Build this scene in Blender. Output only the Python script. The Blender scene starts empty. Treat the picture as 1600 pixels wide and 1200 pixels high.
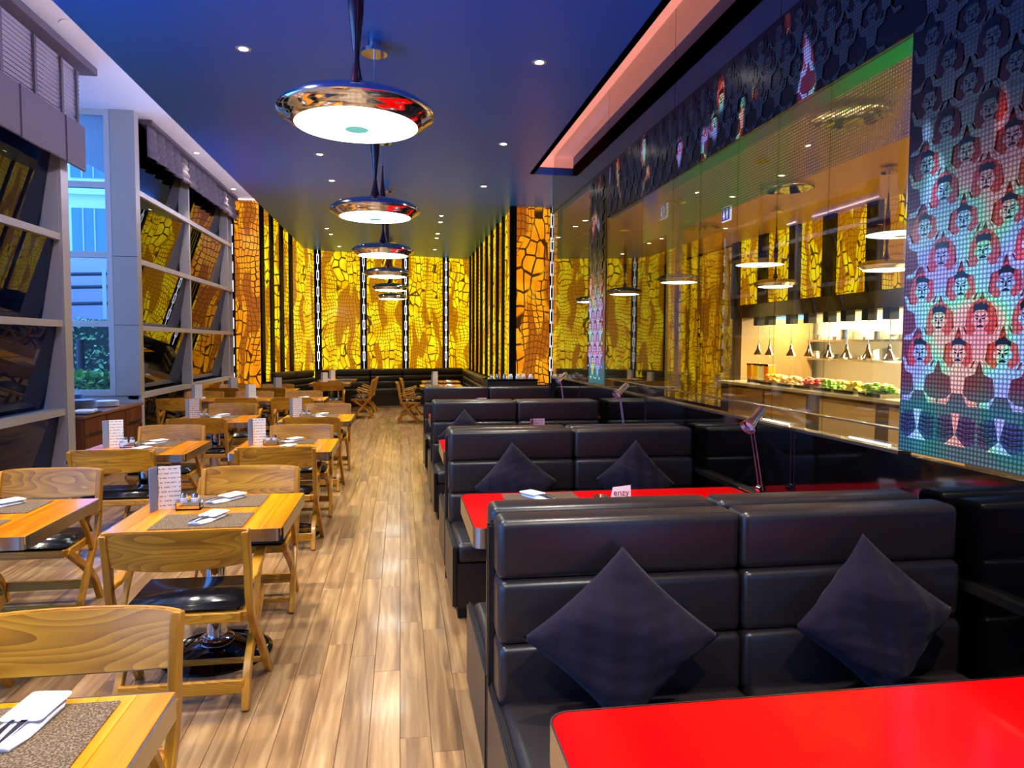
import bpy, bmesh, math, random
from mathutils import Vector, Matrix, Euler
S = bpy.context.scene
COL = S.collection
PI = math.pi
rnd = random.Random(7)

# ------------------------------------------------------------------ camera, sky, exposure
cam_d = bpy.data.cameras.new('camera'); cam = bpy.data.objects.new('camera', cam_d); COL.objects.link(cam)
cam_d.sensor_fit = 'HORIZONTAL'; cam_d.sensor_width = 36.0; cam_d.lens = 36.0 * 1105.0 / 1600.0
cam_d.clip_start = 0.05; cam_d.clip_end = 200
YAW, PITCH, ROLL = math.radians(8.952), math.radians(3.266), 0.0054
fw = Vector((math.sin(YAW)*math.cos(PITCH), math.cos(YAW)*math.cos(PITCH), -math.sin(PITCH)))
rt = Vector((math.cos(YAW), -math.sin(YAW), 0)); up = rt.cross(fw)
rt2 = rt*math.cos(ROLL) + up*math.sin(ROLL); up2 = up*math.cos(ROLL) - rt*math.sin(ROLL)
R = Matrix((rt2, up2, -fw)).transposed().to_4x4()
cam.matrix_world = Matrix.Translation((0, 0, 1.62)) @ R
S.camera = cam
W = bpy.data.worlds.new('dusk_sky'); S.world = W; W.use_nodes = True
bg = W.node_tree.nodes['Background']; bg.inputs[0].default_value = (0.11, 0.36, 1.0, 1); bg.inputs[1].default_value = 5.2
S.view_settings.view_transform = 'Standard'; S.view_settings.look = 'None'
S.view_settings.gamma = 1.0; S.view_settings.use_curve_mapping = False
S.view_settings.exposure = 0.12
C_ = S.cycles; C_.max_bounces = 7; C_.diffuse_bounces = 3; C_.glossy_bounces = 4; C_.transmission_bounces = 3; C_.transparent_max_bounces = 16
C_.caustics_reflective = False; C_.caustics_refractive = False

# ------------------------------------------------------------------ helpers: materials
def lin(h):
    h = h.lstrip('#'); c = [int(h[i:i+2], 16)/255 for i in (0, 2, 4)]
    return tuple((x/12.92 if x <= .04045 else ((x+.055)/1.055)**2.4) for x in c) + (1,)
MATS = {}
def mat(name, base='#808080', rough=.5, metal=0., emit=None, estr=0., coat=0., spec=.5, bump=None, fn=None, trans=0., sheen=0.):
    if name in MATS: return MATS[name]
    m = bpy.data.materials.new(name); m.use_nodes = True; MATS[name] = m
    nt = m.node_tree; b = nt.nodes['Principled BSDF']
    b.inputs['Base Color'].default_value = lin(base) if isinstance(base, str) else base
    b.inputs['Roughness'].default_value = rough; b.inputs['Metallic'].default_value = metal
    b.inputs['Coat Weight'].default_value = coat; b.inputs['Coat Roughness'].default_value = .08
    b.inputs['Specular IOR Level'].default_value = spec
    b.inputs['Transmission Weight'].default_value = trans
    b.inputs['Sheen Weight'].default_value = sheen
    if emit:
        b.inputs['Emission Color'].default_value = lin(emit) if isinstance(emit, str) else emit
        b.inputs['Emission Strength'].default_value = estr
    if bump:
        n = nt.nodes.new('ShaderNodeTexNoise'); n.inputs['Scale'].default_value = bump[0]; n.inputs['Detail'].default_value = 4
        tc = nt.nodes.new('ShaderNodeTexCoord'); nt.links.new(tc.outputs['Object'], n.inputs['Vector'])
        bp = nt.nodes.new('ShaderNodeBump'); bp.inputs['Strength'].default_value = bump[1]; bp.inputs['Distance'].default_value = .01
        nt.links.new(n.outputs[0], bp.inputs['Height']); nt.links.new(bp.outputs[0], b.inputs['Normal'])
    if fn: fn(nt, b)
    return m
class G:
    """tiny node-graph helper"""
    def __init__(s, nt): s.nt = nt
    def n(s, t, **k):
        x = s.nt.nodes.new(t)
        for a, v in k.items(): setattr(x, a, v)
        return x
    def l(s, a, b): s.nt.links.new(a, b)
    def val(s, x, sock):
        if isinstance(x, (int, float)): sock.default_value = x
        elif isinstance(x, (tuple, list)): sock.default_value = x
        else: s.l(x, sock)
    def m(s, op, a, b=0., c=None, clamp=False):
        x = s.n('ShaderNodeMath', operation=op); x.use_clamp = clamp
        s.val(a, x.inputs[0]); s.val(b, x.inputs[1])
        if c is not None: s.val(c, x.inputs[2])
        return x.outputs[0]
    def vm(s, op, a, b):
        x = s.n('ShaderNodeVectorMath', operation=op); s.val(a, x.inputs[0]); s.val(b, x.inputs[1]); return x.outputs[0]
    def sep(s, v): x = s.n('ShaderNodeSeparateXYZ'); s.l(v, x.inputs[0]); return x.outputs
    def comb(s, a, b, c):
        x = s.n('ShaderNodeCombineXYZ')
        for i, v in enumerate((a, b, c)): s.val(v, x.inputs[i])
        return x.outputs[0]
    def noise(s, v, sc, det=2, dist=0., col=False):
        x = s.n('ShaderNodeTexNoise'); s.l(v, x.inputs['Vector']); x.inputs['Scale'].default_value = sc
        x.inputs['Detail'].default_value = det; x.inputs['Distortion'].default_value = dist
        return x.outputs[1 if col else 0]
    def vor(s, v, sc, feature='DISTANCE_TO_EDGE', rnd=1.):
        x = s.n('ShaderNodeTexVoronoi', feature=feature); s.l(v, x.inputs['Vector']); x.inputs['Scale'].default_value = sc
        x.inputs['Randomness'].default_value = rnd; return x.outputs
    def ramp(s, f, stops, interp='LINEAR'):
        x = s.n('ShaderNodeValToRGB'); s.val(f, x.inputs[0]); r = x.color_ramp; r.interpolation = interp
        while len(r.elements) < len(stops): r.elements.new(.5)
        for e, (p, c) in zip(r.elements, stops):
            e.position = p; e.color = lin(c) if isinstance(c, str) else c
        return x.outputs[0]
    def mix(s, f, a, b, mode='MIX'):
        x = s.n('ShaderNodeMix', data_type='RGBA', blend_type=mode)
        s.val(f, x.inputs[0])
        s.val(lin(a) if isinstance(a, str) else a, x.inputs[6]); s.val(lin(b) if isinstance(b, str) else b, x.inputs[7]); return x.outputs[2]
    def ss(s, x, a, b):
        n = s.n('ShaderNodeMapRange', interpolation_type='SMOOTHSTEP'); s.val(x, n.inputs[0])
        n.inputs[1].default_value = a; n.inputs[2].default_value = b; return n.outputs[0]
    def obj(s): return s.n('ShaderNodeTexCoord').outputs['Object']
    def pos(s): return s.n('ShaderNodeNewGeometry').outputs['Position']
    def rand(s):
        a = s.n('ShaderNodeObjectInfo').outputs['Random']; b = s.n('ShaderNodeNewGeometry').outputs['Random Per Island']
        return s.m('FRACT', s.m('ADD', a, b))

def wood(name, dark, mid, light, axis=1, rough=.4, scale=1., coat=0., contrast=1., rings=False):
    def fn(nt, b):
        g = G(nt); r = g.rand(); o = g.obj()
        sc = [26.*scale]*3; sc[axis] = 1.6*scale
        v = g.vm('MULTIPLY', o, tuple(sc)); v = g.vm('ADD', v, g.comb(g.m('MULTIPLY', r, 57.), g.m('MULTIPLY', r, 91.), g.m('MULTIPLY', r, 33.)))
        f = g.noise(v, 1., 5, .6)
        if rings:
            s3 = [6., 6., 6.]; s3[axis] = .9
            v2 = g.vm('ADD', g.vm('MULTIPLY', o, tuple(s3)), g.comb(g.m('MULTIPLY', r, 9.), 0., g.m('MULTIPLY', r, 5.)))
            rg = g.m('FRACT', g.m('MULTIPLY', g.noise(v2, 1., 1), 24.))
            f = g.m('ADD', g.m('MULTIPLY', f, .74), g.m('MULTIPLY', rg, .26))
        c = g.ramp(f, [(.5-.22/contrast, dark), (.5, mid), (.5+.2/contrast, light)])
        hv = g.n('ShaderNodeHueSaturation'); g.l(c, hv.inputs['Color']); g.l(g.m('ADD', g.m('MULTIPLY', r, .42), .79), hv.inputs['Value'])
        g.l(hv.outputs[0], b.inputs['Base Color'])
        bp = g.n('ShaderNodeBump'); bp.inputs['Strength'].default_value = .12; bp.inputs['Distance'].default_value = .003
        g.l(f, bp.inputs['Height']); g.l(bp.outputs[0], b.inputs['Normal'])
    return mat(name, '#a07040', rough, coat=coat, fn=fn)

M_floor = wood('oak_floor', '#705032', '#98734a', '#b69468', 1, .28, coat=.15, contrast=.95)
M_chair = wood('golden_ash', '#8a560c', '#b87c14', '#d29626', 0, .34, .55, coat=.15, rings=True)
M_chairv = wood('golden_ash_upright', '#85520c', '#ae7414', '#c68c24', 2, .34, .5, coat=.15)
M_tabletop = wood('table_beech', '#cf6800', '#e68602', '#f39c06', 1, .2, .8, coat=.25)
M_cab = wood('cabinet_walnut', '#4a2413', '#63321a', '#7a4222', 2, .4, .7)
M_chrome = mat('chrome', '#d8d8dc', .08, 1.)
M_steel = mat('brushed_steel', '#b9b2a6', .22, 1.)
M_blackmetal = mat('black_metal', '#101012', .25, .6)
M_leather = mat('black_leather', '#221d1e', .34, spec=.5, bump=(9, .22))
M_vinyl = mat('chair_vinyl', '#15151a', .2, spec=.6, bump=(30, .1))
M_red = mat('red_laminate', '#f40303', .16, spec=.35)
M_pillow = mat('navy_cotton', '#1b1423', .9, sheen=.05, spec=.15, bump=(30, .3))
M_white = mat('white_plaster', '#d8d2d4', .7)
M_frame = mat('window_frame_paint', '#b4b0aa', .4)
M_fabricwhite = mat('napkin_linen', '#f2f2f6', .8, bump=(60, .15))
M_paper = mat('paper_white', '#eceae4', .7)
M_bluepaper = mat('paper_blue_grey', '#7d8fb4', .6)
M_black = mat('black_matte', '#0b0b0d', .6)
M_blackgloss = mat('black_gloss_panel', '#040405', .06, spec=.8)
M_darkwall = mat('dark_wall', '#1c1a1a', .5)
M_blind = mat('blind_slat', '#857882', .6, bump=(40, .2))
M_blindf = mat('blind_fabric', '#574c58', .75, bump=(35, .4))
M_disc = mat('lamp_diffuser', '#ffffff', .4, emit='#f2fffb', estr=13.)
M_ring = mat('lamp_ring_teal', '#4fa8a8', .3, emit='#58b6b0', estr=.9)
M_stem = mat('red_lacquer_stem', '#4a1218', .15, coat=.6)
M_led = mat('downlight_lens', '#ffffff', .4, emit='#fff4d8', estr=22.)
M_ledstrip = mat('led_strip', '#ffffff', .4, emit='#e6ecff', estr=1.4)
M_plate = mat('grey_plates', '#8a8378', .3)
M_platew = mat('white_plates', '#e8e8ec', .25)

def placemat_fn(nt, b):
    g = G(nt); o = g.obj()
    v = g.vor(o, 190., 'F1')[0]; n = g.noise(o, 300., 2)
    c = g.ramp(g.m('ADD', g.m('MULTIPLY', v, .7), g.m('MULTIPLY', n, .45)), [(.25, '#3a2c20'), (.5, '#5c4a38'), (.78, '#8a765e')])
    g.l(c, b.inputs['Base Color'])
    bp = g.n('ShaderNodeBump'); bp.inputs['Strength'].default_value = .5; bp.inputs['Distance'].default_value = .002; g.l(v, bp.inputs['Height']); g.l(bp.outputs[0], b.inputs['Normal'])
M_mat = mat('woven_placemat', '#7a6654', .85, spec=.1, fn=placemat_fn)
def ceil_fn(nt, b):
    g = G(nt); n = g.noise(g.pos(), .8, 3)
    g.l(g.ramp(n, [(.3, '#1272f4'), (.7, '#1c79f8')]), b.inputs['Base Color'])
M_ceil = mat('blue_ceiling', '#2258b8', .36, fn=ceil_fn)  # strong blue put into the base colour where sky light alone was too weak
def menu_fn(nt, b):
    g = G(nt); x, y, z = g.sep(g.obj())
    row = g.m('FRACT', g.m('MULTIPLY', z, 42.))
    w = g.noise(g.vm('MULTIPLY', g.obj(), (90., 1., 42.)), 1., 1)
    k = g.m('MULTIPLY', g.m('GREATER_THAN', row, .72), g.m('GREATER_THAN', w, .47))
    g.l(g.mix(k, '#efece2', '#9d9a94'), b.inputs['Base Color'])
M_menu = mat('menu_print', '#f2efe6', .6, fn=menu_fn)

def glass_mat(name, tint, f0, rough=0., body=None, bodyw=0.):
    if name in MATS: return MATS[name]
    m = bpy.data.materials.new(name); m.use_nodes = True; nt = m.node_tree; nt.nodes.clear(); g = G(nt)
    o = g.n('ShaderNodeOutputMaterial'); t = g.n('ShaderNodeBsdfTransparent'); t.inputs[0].default_value = tint
    gl = g.n('ShaderNodeBsdfGlossy'); gl.inputs['Roughness'].default_value = rough; gl.inputs[0].default_value = (1, 1, 1, 1)
    ge = g.n('ShaderNodeNewGeometry'); dt = g.n('ShaderNodeVectorMath', operation='DOT_PRODUCT'); g.l(ge.outputs['Incoming'], dt.inputs[0]); g.l(ge.outputs['Normal'], dt.inputs[1])
    fr = g.m('ADD', f0, g.m('MULTIPLY', 1.-f0, g.m('POWER', g.m('SUBTRACT', 1., g.m('ABSOLUTE', dt.outputs['Value'])), 5.)), clamp=True)
    mx = g.n('ShaderNodeMixShader'); g.l(fr, mx.inputs[0]); src = t.outputs[0]
    if body:
        d = g.n('ShaderNodeBsdfDiffuse'); d.inputs[0].default_value = body
        m2 = g.n('ShaderNodeMixShader'); m2.inputs[0].default_value = bodyw; g.l(src, m2.inputs[1]); g.l(d.outputs[0], m2.inputs[2]); src = m2.outputs[0]
    g.l(src, mx.inputs[1]); g.l(gl.outputs[0], mx.inputs[2]); g.l(mx.outputs[0], o.inputs[0]); MATS[name] = m
    return m
M_glass = glass_mat('clear_glass', (.97, .98, 1, 1), .03)
M_tint = glass_mat('tinted_glass', (.22, .27, .36, 1), .12)
M_tint2 = glass_mat('tinted_glass_near', (.22, .27, .36, 1), .03)
M_mirror = glass_mat('partition_glass', (.90, .91, .80, 1), .07)

def skin_panel(name, hot, base, line, strength, big=5.4):
    """back-lit printed panel: warped scale cells with brown drifts"""
    def fn(nt, b):
        g = G(nt); o = g.obj(); r = g.n('ShaderNodeObjectInfo').outputs['Random']
        off = g.comb(g.m('MULTIPLY', r, 31.), 0., g.m('MULTIPLY', r, 17.))
        x, y, z = g.sep(o); u = g.m('ADD', x, y)
        p = g.vm('ADD', g.comb(u, 0., z), off)
        wv = g.noise(g.vm('MULTIPLY', p, (1., 1., .7)), 1.3, 1, col=True)
        p2 = g.vm('ADD', p, g.vm('MULTIPLY', g.vm('SUBTRACT', wv, (.5, .5, .5)), (.6, 0., .5)))
        e1 = g.vor(g.vm('MULTIPLY', p2, (1.45, 1., .78)), big, rnd=.5)[0]
        sm = g.vm('MULTIPLY', p2, (1.5, 1., 1.)); e2 = g.vor(sm, big*1.9, rnd=.3)[0]
        msk = g.ss(g.noise(g.vm('MULTIPLY', p, (2.4, 1., .55)), 1., 1), .47, .53)
        cell1 = g.ss(e1, .045, .085); cell2 = g.ss(e2, .05, .12)
        cell = g.m('ADD', g.m('MULTIPLY', cell1, g.m('SUBTRACT', 1., msk)), g.m('MULTIPLY', cell2, msk))
        br = g.ss(g.noise(g.vm('ADD', g.vm('MULTIPLY', p2, (3.2, 1., .7)), (5.3, 0, 2.1)), 1., 1), .505, .55)
        lum = g.noise(g.vm('MULTIPLY', p, (3., 1., 3.)), 1., 3)
        hotc = g.mix(g.ss(lum, .35, .65), hot[0], hot[1])
        c = g.mix(cell, line, hotc); c = g.mix(g.m('MULTIPLY', br, .93), c, g.mix(cell2, base, hot[2]))
        g.l(c, b.inputs['Emission Color']); b.inputs['Emission Strength'].default_value = strength
        b.inputs['Base Color'].default_value = (.05, .03, .01, 1)
    return mat(name, '#333020', .18, fn=fn)
M_yel = skin_panel('backlit_scale_print', ('#f0b400', '#ffe21a', '#b06a04'), '#7a4202', '#4a2c00', 1.15)
M_ora = skin_panel('backlit_scale_print_amber', ('#f08a04', '#ffab12', '#a85406'), '#6a3204', '#3a1a02', .95, 4.4)

# ------------------------------------------------------------------ helpers: meshes
def mesh_from(name, verts, faces, smooth=False):
    me = bpy.data.meshes.new(name); me.from_pydata(verts, [], faces); me.update()
    bm = bmesh.new(); bm.from_mesh(me); bmesh.ops.recalc_face_normals(bm, faces=bm.faces); bm.to_mesh(me); bm.free()
    if smooth:
        for p in me.polygons: p.use_smooth = True
    return me
class MB:
    def __init__(s): s.v = []; s.f = []
    def add(s, v, f):
        k = len(s.v); s.v += [tuple(a) for a in v]; s.f += [tuple(i+k for i in q) for q in f]; return s
    def box(s, c, d, rot=None):
        x, y, z = d[0]/2, d[1]/2, d[2]/2
        v = [Vector((i*x, j*y, k*z)) for k in (-1, 1) for i, j in ((-1, -1), (1, -1), (1, 1), (-1, 1))]
        if rot: e = Euler(rot).to_matrix(); v = [e @ a for a in v]
        v = [a + Vector(c) for a in v]
        return s.add(v, [(0, 3, 2, 1), (4, 5, 6, 7), (0, 1, 5, 4), (1, 2, 6, 5), (2, 3, 7, 6), (3, 0, 4, 7)])
    def rng(s, x0, x1, y0, y1, z0, z1): return s.box(((x0+x1)/2, (y0+y1)/2, (z0+z1)/2), (x1-x0, y1-y0, z1-z0))
    def lathe(s, prof, seg=24, c=(0, 0, 0), axis='z'):
        v, f = [], []
        for r, z in prof:
            for i in range(seg):
                a = 2*PI*i/seg; p = (r*math.cos(a), r*math.sin(a), z)
                if axis == 'y': p = (p[0], p[2], p[1])
                if axis == 'x': p = (p[2], p[0], p[1])
                v.append((p[0]+c[0], p[1]+c[1], p[2]+c[2]))
        n = len(prof)
        for k in range(n-1):
            for i in range(seg):
                j = (i+1) % seg; f.append((k*seg+i, k*seg+j, (k+1)*seg+j, (k+1)*seg+i))
        if prof[0][0] > 1e-5: f.append(tuple(range(seg))[::-1])
        if prof[-1][0] > 1e-5: f.append(tuple(range((n-1)*seg, n*seg)))
        return s.add(v, f)
    def sweep(s, pts, w, t, side=(1, 0, 0)):
        """rectangular section: w along `side`, t in plane; w,t number or list"""
        pts = [Vector(p) for p in pts]; n = len(pts); sd = Vector(side).normalized(); v, f = [], []
        for i, p in enumerate(pts):
            d = (pts[min(i+1, n-1)] - pts[max(i-1, 0)]).normalized(); nn = d.cross(sd).normalized()
            ww = (w[i] if isinstance(w, list) else w)/2; tt = (t[i] if isinstance(t, list) else t)/2
            v += [p+sd*ww+nn*tt, p-sd*ww+nn*tt, p-sd*ww-nn*tt, p+sd*ww-nn*tt]
        for i in range(n-1):
            for k in range(4):
                l = (k+1) % 4; f.append((i*4+k, i*4+l, i*4+4+l, i*4+4+k))
        f += [(3, 2, 1, 0), tuple((n-1)*4+k for k in range(4))]
        return s.add(v, f)
    def tube(s, pts, r, seg=8):
        pts = [Vector(p) for p in pts]; n = len(pts); v, f = [], []
        ref = Vector((0, 0, 1))
        for i, p in enumerate(pts):
            d = (pts[min(i+1, n-1)] - pts[max(i-1, 0)]).normalized()
            a = d.cross(ref if abs(d.dot(ref)) < .95 else Vector((1, 0, 0))).normalized(); b = d.cross(a)
            rr = r[i] if isinstance(r, list) else r
            v += [p + a*rr*math.cos(2*PI*k/seg) + b*rr*math.sin(2*PI*k/seg) for k in range(seg)]
        for i in range(n-1):
            for k in range(seg):
                l = (k+1) % seg; f.append((i*seg+k, i*seg+l, i*seg+seg+l, i*seg+seg+k))
        f += [tuple(range(seg))[::-1], tuple((n-1)*seg+k for k in range(seg))]
        return s.add(v, f)
    def prism(s, poly, z0, z1):
        n = len(poly); v = [(x, y, z0) for x, y in poly] + [(x, y, z1) for x, y in poly]
        f = [tuple(range(n))[::-1], tuple(range(n, 2*n))] + [(i, (i+1) % n, n+(i+1) % n, n+i) for i in range(n)]
        return s.add(v, f)
    def mesh(s, name, smooth=False, bevel=0., seg=2, angle=None):
        me = mesh_from(name, s.v, s.f)
        if bevel:
            bm = bmesh.new(); bm.from_mesh(me)
            bmesh.ops.bevel(bm, geom=[e for e in bm.edges if len(e.link_faces) == 2 and e.calc_face_angle(0) > .5], offset=bevel, segments=seg, affect='EDGES', clamp_overlap=True)
            bm.to_mesh(me); bm.free()
        if smooth:
            for p in me.polygons: p.use_smooth = True
            try: me.set_sharp_from_angle(angle=angle or math.radians(40))
            except Exception: pass
        return me
def crom(pts, n=5):
    P = [Vector(p) for p in pts]; P = [P[0]*2-P[1]] + P + [P[-1]*2-P[-2]]; out = []
    for i in range(1, len(P)-2):
        for k in range(n):
            t = k/n; a, b, c, d = P[i-1:i+3]
            out.append(.5*((2*b)+(c-a)*t+(2*a-5*b+4*c-d)*t*t+(3*b-a-3*c+d)*t*t*t))
    return out + [P[-2]]
def rrect(x0, x1, y0, y1, r, n=5):
    out = []
    for cx, cy, a0 in ((x1-r, y1-r, 0), (x0+r, y1-r, 90), (x0+r, y0+r, 180), (x1-r, y0+r, 270)):
        for k in range(n+1):
            a = math.radians(a0+90*k/n); out.append((cx+r*math.cos(a), cy+r*math.sin(a)))
    return out
def cushion(sx, sy, sz, r, name='cushion', bulge=.0):
    bm = bmesh.new(); bmesh.ops.create_cube(bm, size=1); bmesh.ops.scale(bm, vec=(sx, sy, sz), verts=bm.verts)
    bmesh.ops.bevel(bm, geom=list(bm.edges), offset=r, segments=4, profile=.5, affect='EDGES', clamp_overlap=True)
    me = bpy.data.meshes.new(name); bm.to_mesh(me); bm.free()
    for p in me.polygons: p.use_smooth = True
    return me

# ------------------------------------------------------------------ helpers: objects
def ob(name, me, m=None, parent=None, loc=(0, 0, 0), rot=(0, 0, 0), kind=None):
    o = bpy.data.objects.new(name, me); COL.objects.link(o); o.location = loc; o.rotation_euler = rot
    if m is not None and me is not None:
        ms = m if isinstance(m, (list, tuple)) else [m]
        if len(me.materials) == 0:
            for x in ms: me.materials.append(x)
    if parent: o.parent = parent
    if kind: o['kind'] = kind
    return o
def thing(name, label, cat, loc=(0, 0, 0), rotz=0., group=None, me=None, m=None, rot=None):
    o = ob(name, me, m, None, loc, rot or (0, 0, rotz)); o['label'] = label; o['category'] = cat
    if group: o['group'] = group
    return o
def struct(name, me, m, label=None, cat=None):
    o = ob(name, me, m, kind='structure')
    if label: o['label'] = label; o['category'] = cat or name.split('_')[0]
    return o
def bx(x0, x1, y0, y1, z0, z1, name='box', bevel=0., smooth=False): return MB().rng(x0, x1, y0, y1, z0, z1).mesh(name, bevel=bevel, smooth=smooth)
ORD = ['nearest', 'second', 'third', 'fourth', 'fifth', 'sixth', 'seventh', 'eighth', 'ninth', 'tenth', 'eleventh', 'twelfth', 'thirteenth', 'fourteenth', 'fifteenth', 'sixteenth']

XM = 2.05      # glass partition plane
XW = -3.6      # window wall plane
H = 3.9        # dark ceiling
HS = 4.72      # pale soffit by the windows

# ================================================================== FLOOR
floor = struct('floor', bx(-5.4, XM, -3, 19.6, -.12, -.012), mat('subfloor', '#4a3222', .8), 'oak plank floor running down the dining room aisle', 'floor')
PW, PL = .126, 1.22
plank_me = MB().rng(-PW/2+.0008, PW/2-.0008, -PL/2+.001, PL/2-.001, -.012, 0).mesh('plank', bevel=.0012, seg=1)
spots = []
ix = 0
x = -5.3
while x < XM-.1:
    y = -3 + rnd.random()*PL
    while y < 19.4:
        spots.append((x+PW/2, y+PL/2)); y += PL
    x += PW; ix += 1
def plank_rank(s):
    X, Y = s
    if Y < .5 or X > .5: return 1e6 + Y
    a = X/max(Y, .1)
    if a < -.62: return 1e5 + Y
    return Y + (3 if X < -1.2 else 0)
spots.sort(key=plank_rank)
for X, Y in spots[:300]: ob('plank', plank_me, M_floor, floor, (X, Y, 0))
mb = MB()
for X, Y in spots[300:]:
    mb.rng(X-PW/2+.0008, X+PW/2-.0008, Y-PL/2+.001, Y+PL/2-.001, -.012, 0)
ob('planks_beyond', mb.mesh('planks_beyond'), M_floor, floor, kind='stuff')

struct('wall_rear', bx(-3.6, XM, -3.1, -3, 0, HS), mat('rear_plaster', '#6a5c50', .7), 'rear wall behind the camera', 'wall')
# ================================================================== CEILING
mb = MB()
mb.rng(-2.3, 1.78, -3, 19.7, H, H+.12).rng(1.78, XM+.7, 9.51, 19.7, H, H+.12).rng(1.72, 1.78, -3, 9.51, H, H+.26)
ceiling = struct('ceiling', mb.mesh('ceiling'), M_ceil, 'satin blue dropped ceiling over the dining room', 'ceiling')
ob('slot_lining', bx(1.78, XM+.05, -3, 9.51, H+.24, H+.28), mat('slot_glow', '#e0c8c0', .7, emit='#ff9c8c', estr=.75), ceiling)  # pink cove light put into the lining's own glow, without a strip
ob('slot_end', bx(1.78, XM+.05, 9.49, 9.53, H+.1, H+.28), mat('slot_glow', '#e0c8c0', .7, emit='#ff9c8c', estr=.75), ceiling)
soff = struct('trim_1', bx(-5.4, -2.2, -3, 19.7, HS, HS+.1), M_white, 'pale plaster soffit above the windows', 'soffit')
ob('soffit_fill_strip', bx(-2.36, -2.33, -2.9, 15.9, 4.03, 4.06), mat('soffit_fill_glow', '#ffffff', .5, emit='#fff0e4', estr=42.), soff)  # glowing strip added out of sight behind the lip to brighten the soffit
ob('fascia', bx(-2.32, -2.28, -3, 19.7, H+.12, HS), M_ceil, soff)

def downlight(x, y, z, lab, power=55, blend=.6, size=95):
    t = thing('recessed_downlight', lab, 'downlight', (x, y, z), group='recessed ceiling downlights')
    ob('trim_ring', MB().lathe([(.035, -.003), (.058, -.004), (.06, 0), (.035, .0)], 20).mesh('ring', True), M_white, t)
    ob('lens', MB().lathe([(.0, -.004), (.034, -.004), (.034, -.001)], 16).mesh('lens'), M_led, t)
    if power:
        l = bpy.data.lights.new('downlight_beam', 'SPOT'); l.energy = power; l.spot_size = math.radians(size); l.spot_blend = blend
        l.color = (1, .9, .73); l.shadow_soft_size = .05
        o = bpy.data.objects.new('downlight_beam', l); COL.objects.link(o); o.parent = t; o.location = (0, 0, -.02)
DL = [(1.12, 5.77), (1.17, 8.15), (1.2, 10.36), (-.96, 8.98), (-.95, 10.38), (.73, 12.85), (.75, 13.53), (.77, 14.95), (.78, 15.58), (.83, 17.49), (-1.45, 14.7), (-1.44, 15.46), (-1.43, 17.36)]
dlab = ['nearest downlight in the ceiling above the booths', 'second downlight in the ceiling above the booths', 'third downlight in the ceiling above the booths',
        'nearer of two downlights left of the pendant row', 'farther of two downlights left of the pendant row',
        'first of the small downlights right of the far pendants', 'second of the small downlights right of the far pendants', 'third of the small downlights right of the far pendants',
        'fourth of the small downlights right of the far pendants', 'farthest small downlight right of the far pendants, by the yellow wall',
        'first of the downlights over the left back corner', 'second of the downlights over the left back corner', 'farthest of the downlights over the left back corner']
for (x, y), l in zip(DL, dlab): downlight(x, y, H, l, 300 if y < 11 else 110)
for (x, y), l in zip([(-3.3, 12.48), (-3.34, 15.25)], ['nearer downlight in the pale window soffit', 'farther downlight in the pale window soffit']): downlight(x, y, HS, l, 45)
for (x, y), l in zip([(-1.15, 3.2), (.9, 2.6), (-1.2, 5.9), (-2.2, 4.4), (-1.1, .6), (1.0, .4)], ['downlight over the nearest aisle tables, added above the frame', 'downlight over the nearest booth, added above the frame', 'downlight over the second aisle table, added above the frame', 'downlight over the window tables, added above the frame', 'downlight over the foremost table, added out of frame', 'downlight over the foremost red table, added out of frame']):  # added lamps, out of frame, that brighten the near tables and booth
    downlight(x, y, H, l, 340)
thing('ceiling_speaker', 'small round speaker grille in the pale soffit near the blind', 'speaker', (-3.16, 7.71, HS), me=MB().lathe([(0, -.004), (.1, -.004), (.12, -.008), (.125, 0)], 24).mesh('speaker', True), m=M_white)

# ================================================================== WINDOW WALL (left)
RAILS = [.86, 1.81, 2.73, 3.68]
def bay(name, y0, y1, mulls, glass, label, z0=.03, z1=HS, tilt=.16):
    w = struct(name, MB().rng(XW-.09, XW, y0, y1, 0, .06).mesh(name), M_frame, label, 'window')
    mw = .07
    for y in mulls: ob('mullion', bx(XW-.14, XW+.02, y-mw/2, y+mw/2, .06, z1), M_frame, w)
    for z in RAILS: ob('rail', bx(XW-.10, XW+.03, y0, y1, z-.035, z+.035), M_frame, w)
    zs = [.06] + RAILS + [z1]
    for a, b in zip(mulls[:-1], mulls[1:]):
        for c, d in zip(zs[:-1], zs[1:]):
            dz = d-c-.07; mbp = MB()
            xa, xb = XW-.05-.15*dz, XW-.03
            v = [(xa, a+mw/2, c+.035), (xa, b-mw/2, c+.035), (xb, b-mw/2, d-.035), (xb, a+mw/2, d-.035)]
            v2 = [(p[0]-.01, p[1], p[2]) for p in v]
            mbp.add(v+v2, [(0, 1, 2, 3), (7, 6, 5, 4), (0, 4, 5, 1), (1, 5, 6, 2), (2, 6, 7, 3), (3, 7, 4, 0)])
            ob('pane', mbp.mesh('pane'), glass, w)
            # reveal fins closing the wedge between tilted pane and frame
    return w
bay('window_1', 5.0, 8.35, [5.0, 6.6, 8.28], M_tint2, 'near bay of dark tinted windows below the slatted blind')
bay('window_2', 10.4, 16.1, [10.45, 13.0, 15.75, 16.1], M_tint, 'far bay of tinted windows mirroring the yellow panels')
bay('window_3', -3.0, 5.0, [-3.0, -1.0, 1.0, 3.0, 4.93], M_glass, 'clear windows added out of view to let in blue sky light')  # unseen bay left clear so blue sky light reaches the ceiling
# dark cladding standing behind the tinted bays
struct('wall_outside_near', bx(-4.35, -4.25, 4.9, 8.28, -.2, 6), mat('navy_cladding', '#2a3a58', .7), 'dark service wall behind the tinted near windows', 'wall')
struct('wall_outside_far', bx(-3.88, -3.84, 10.53, 16.3, -.2, 6), mat('navy_cladding', '#2a3a58', .7), 'dark service wall behind the tinted far windows', 'wall')
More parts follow.
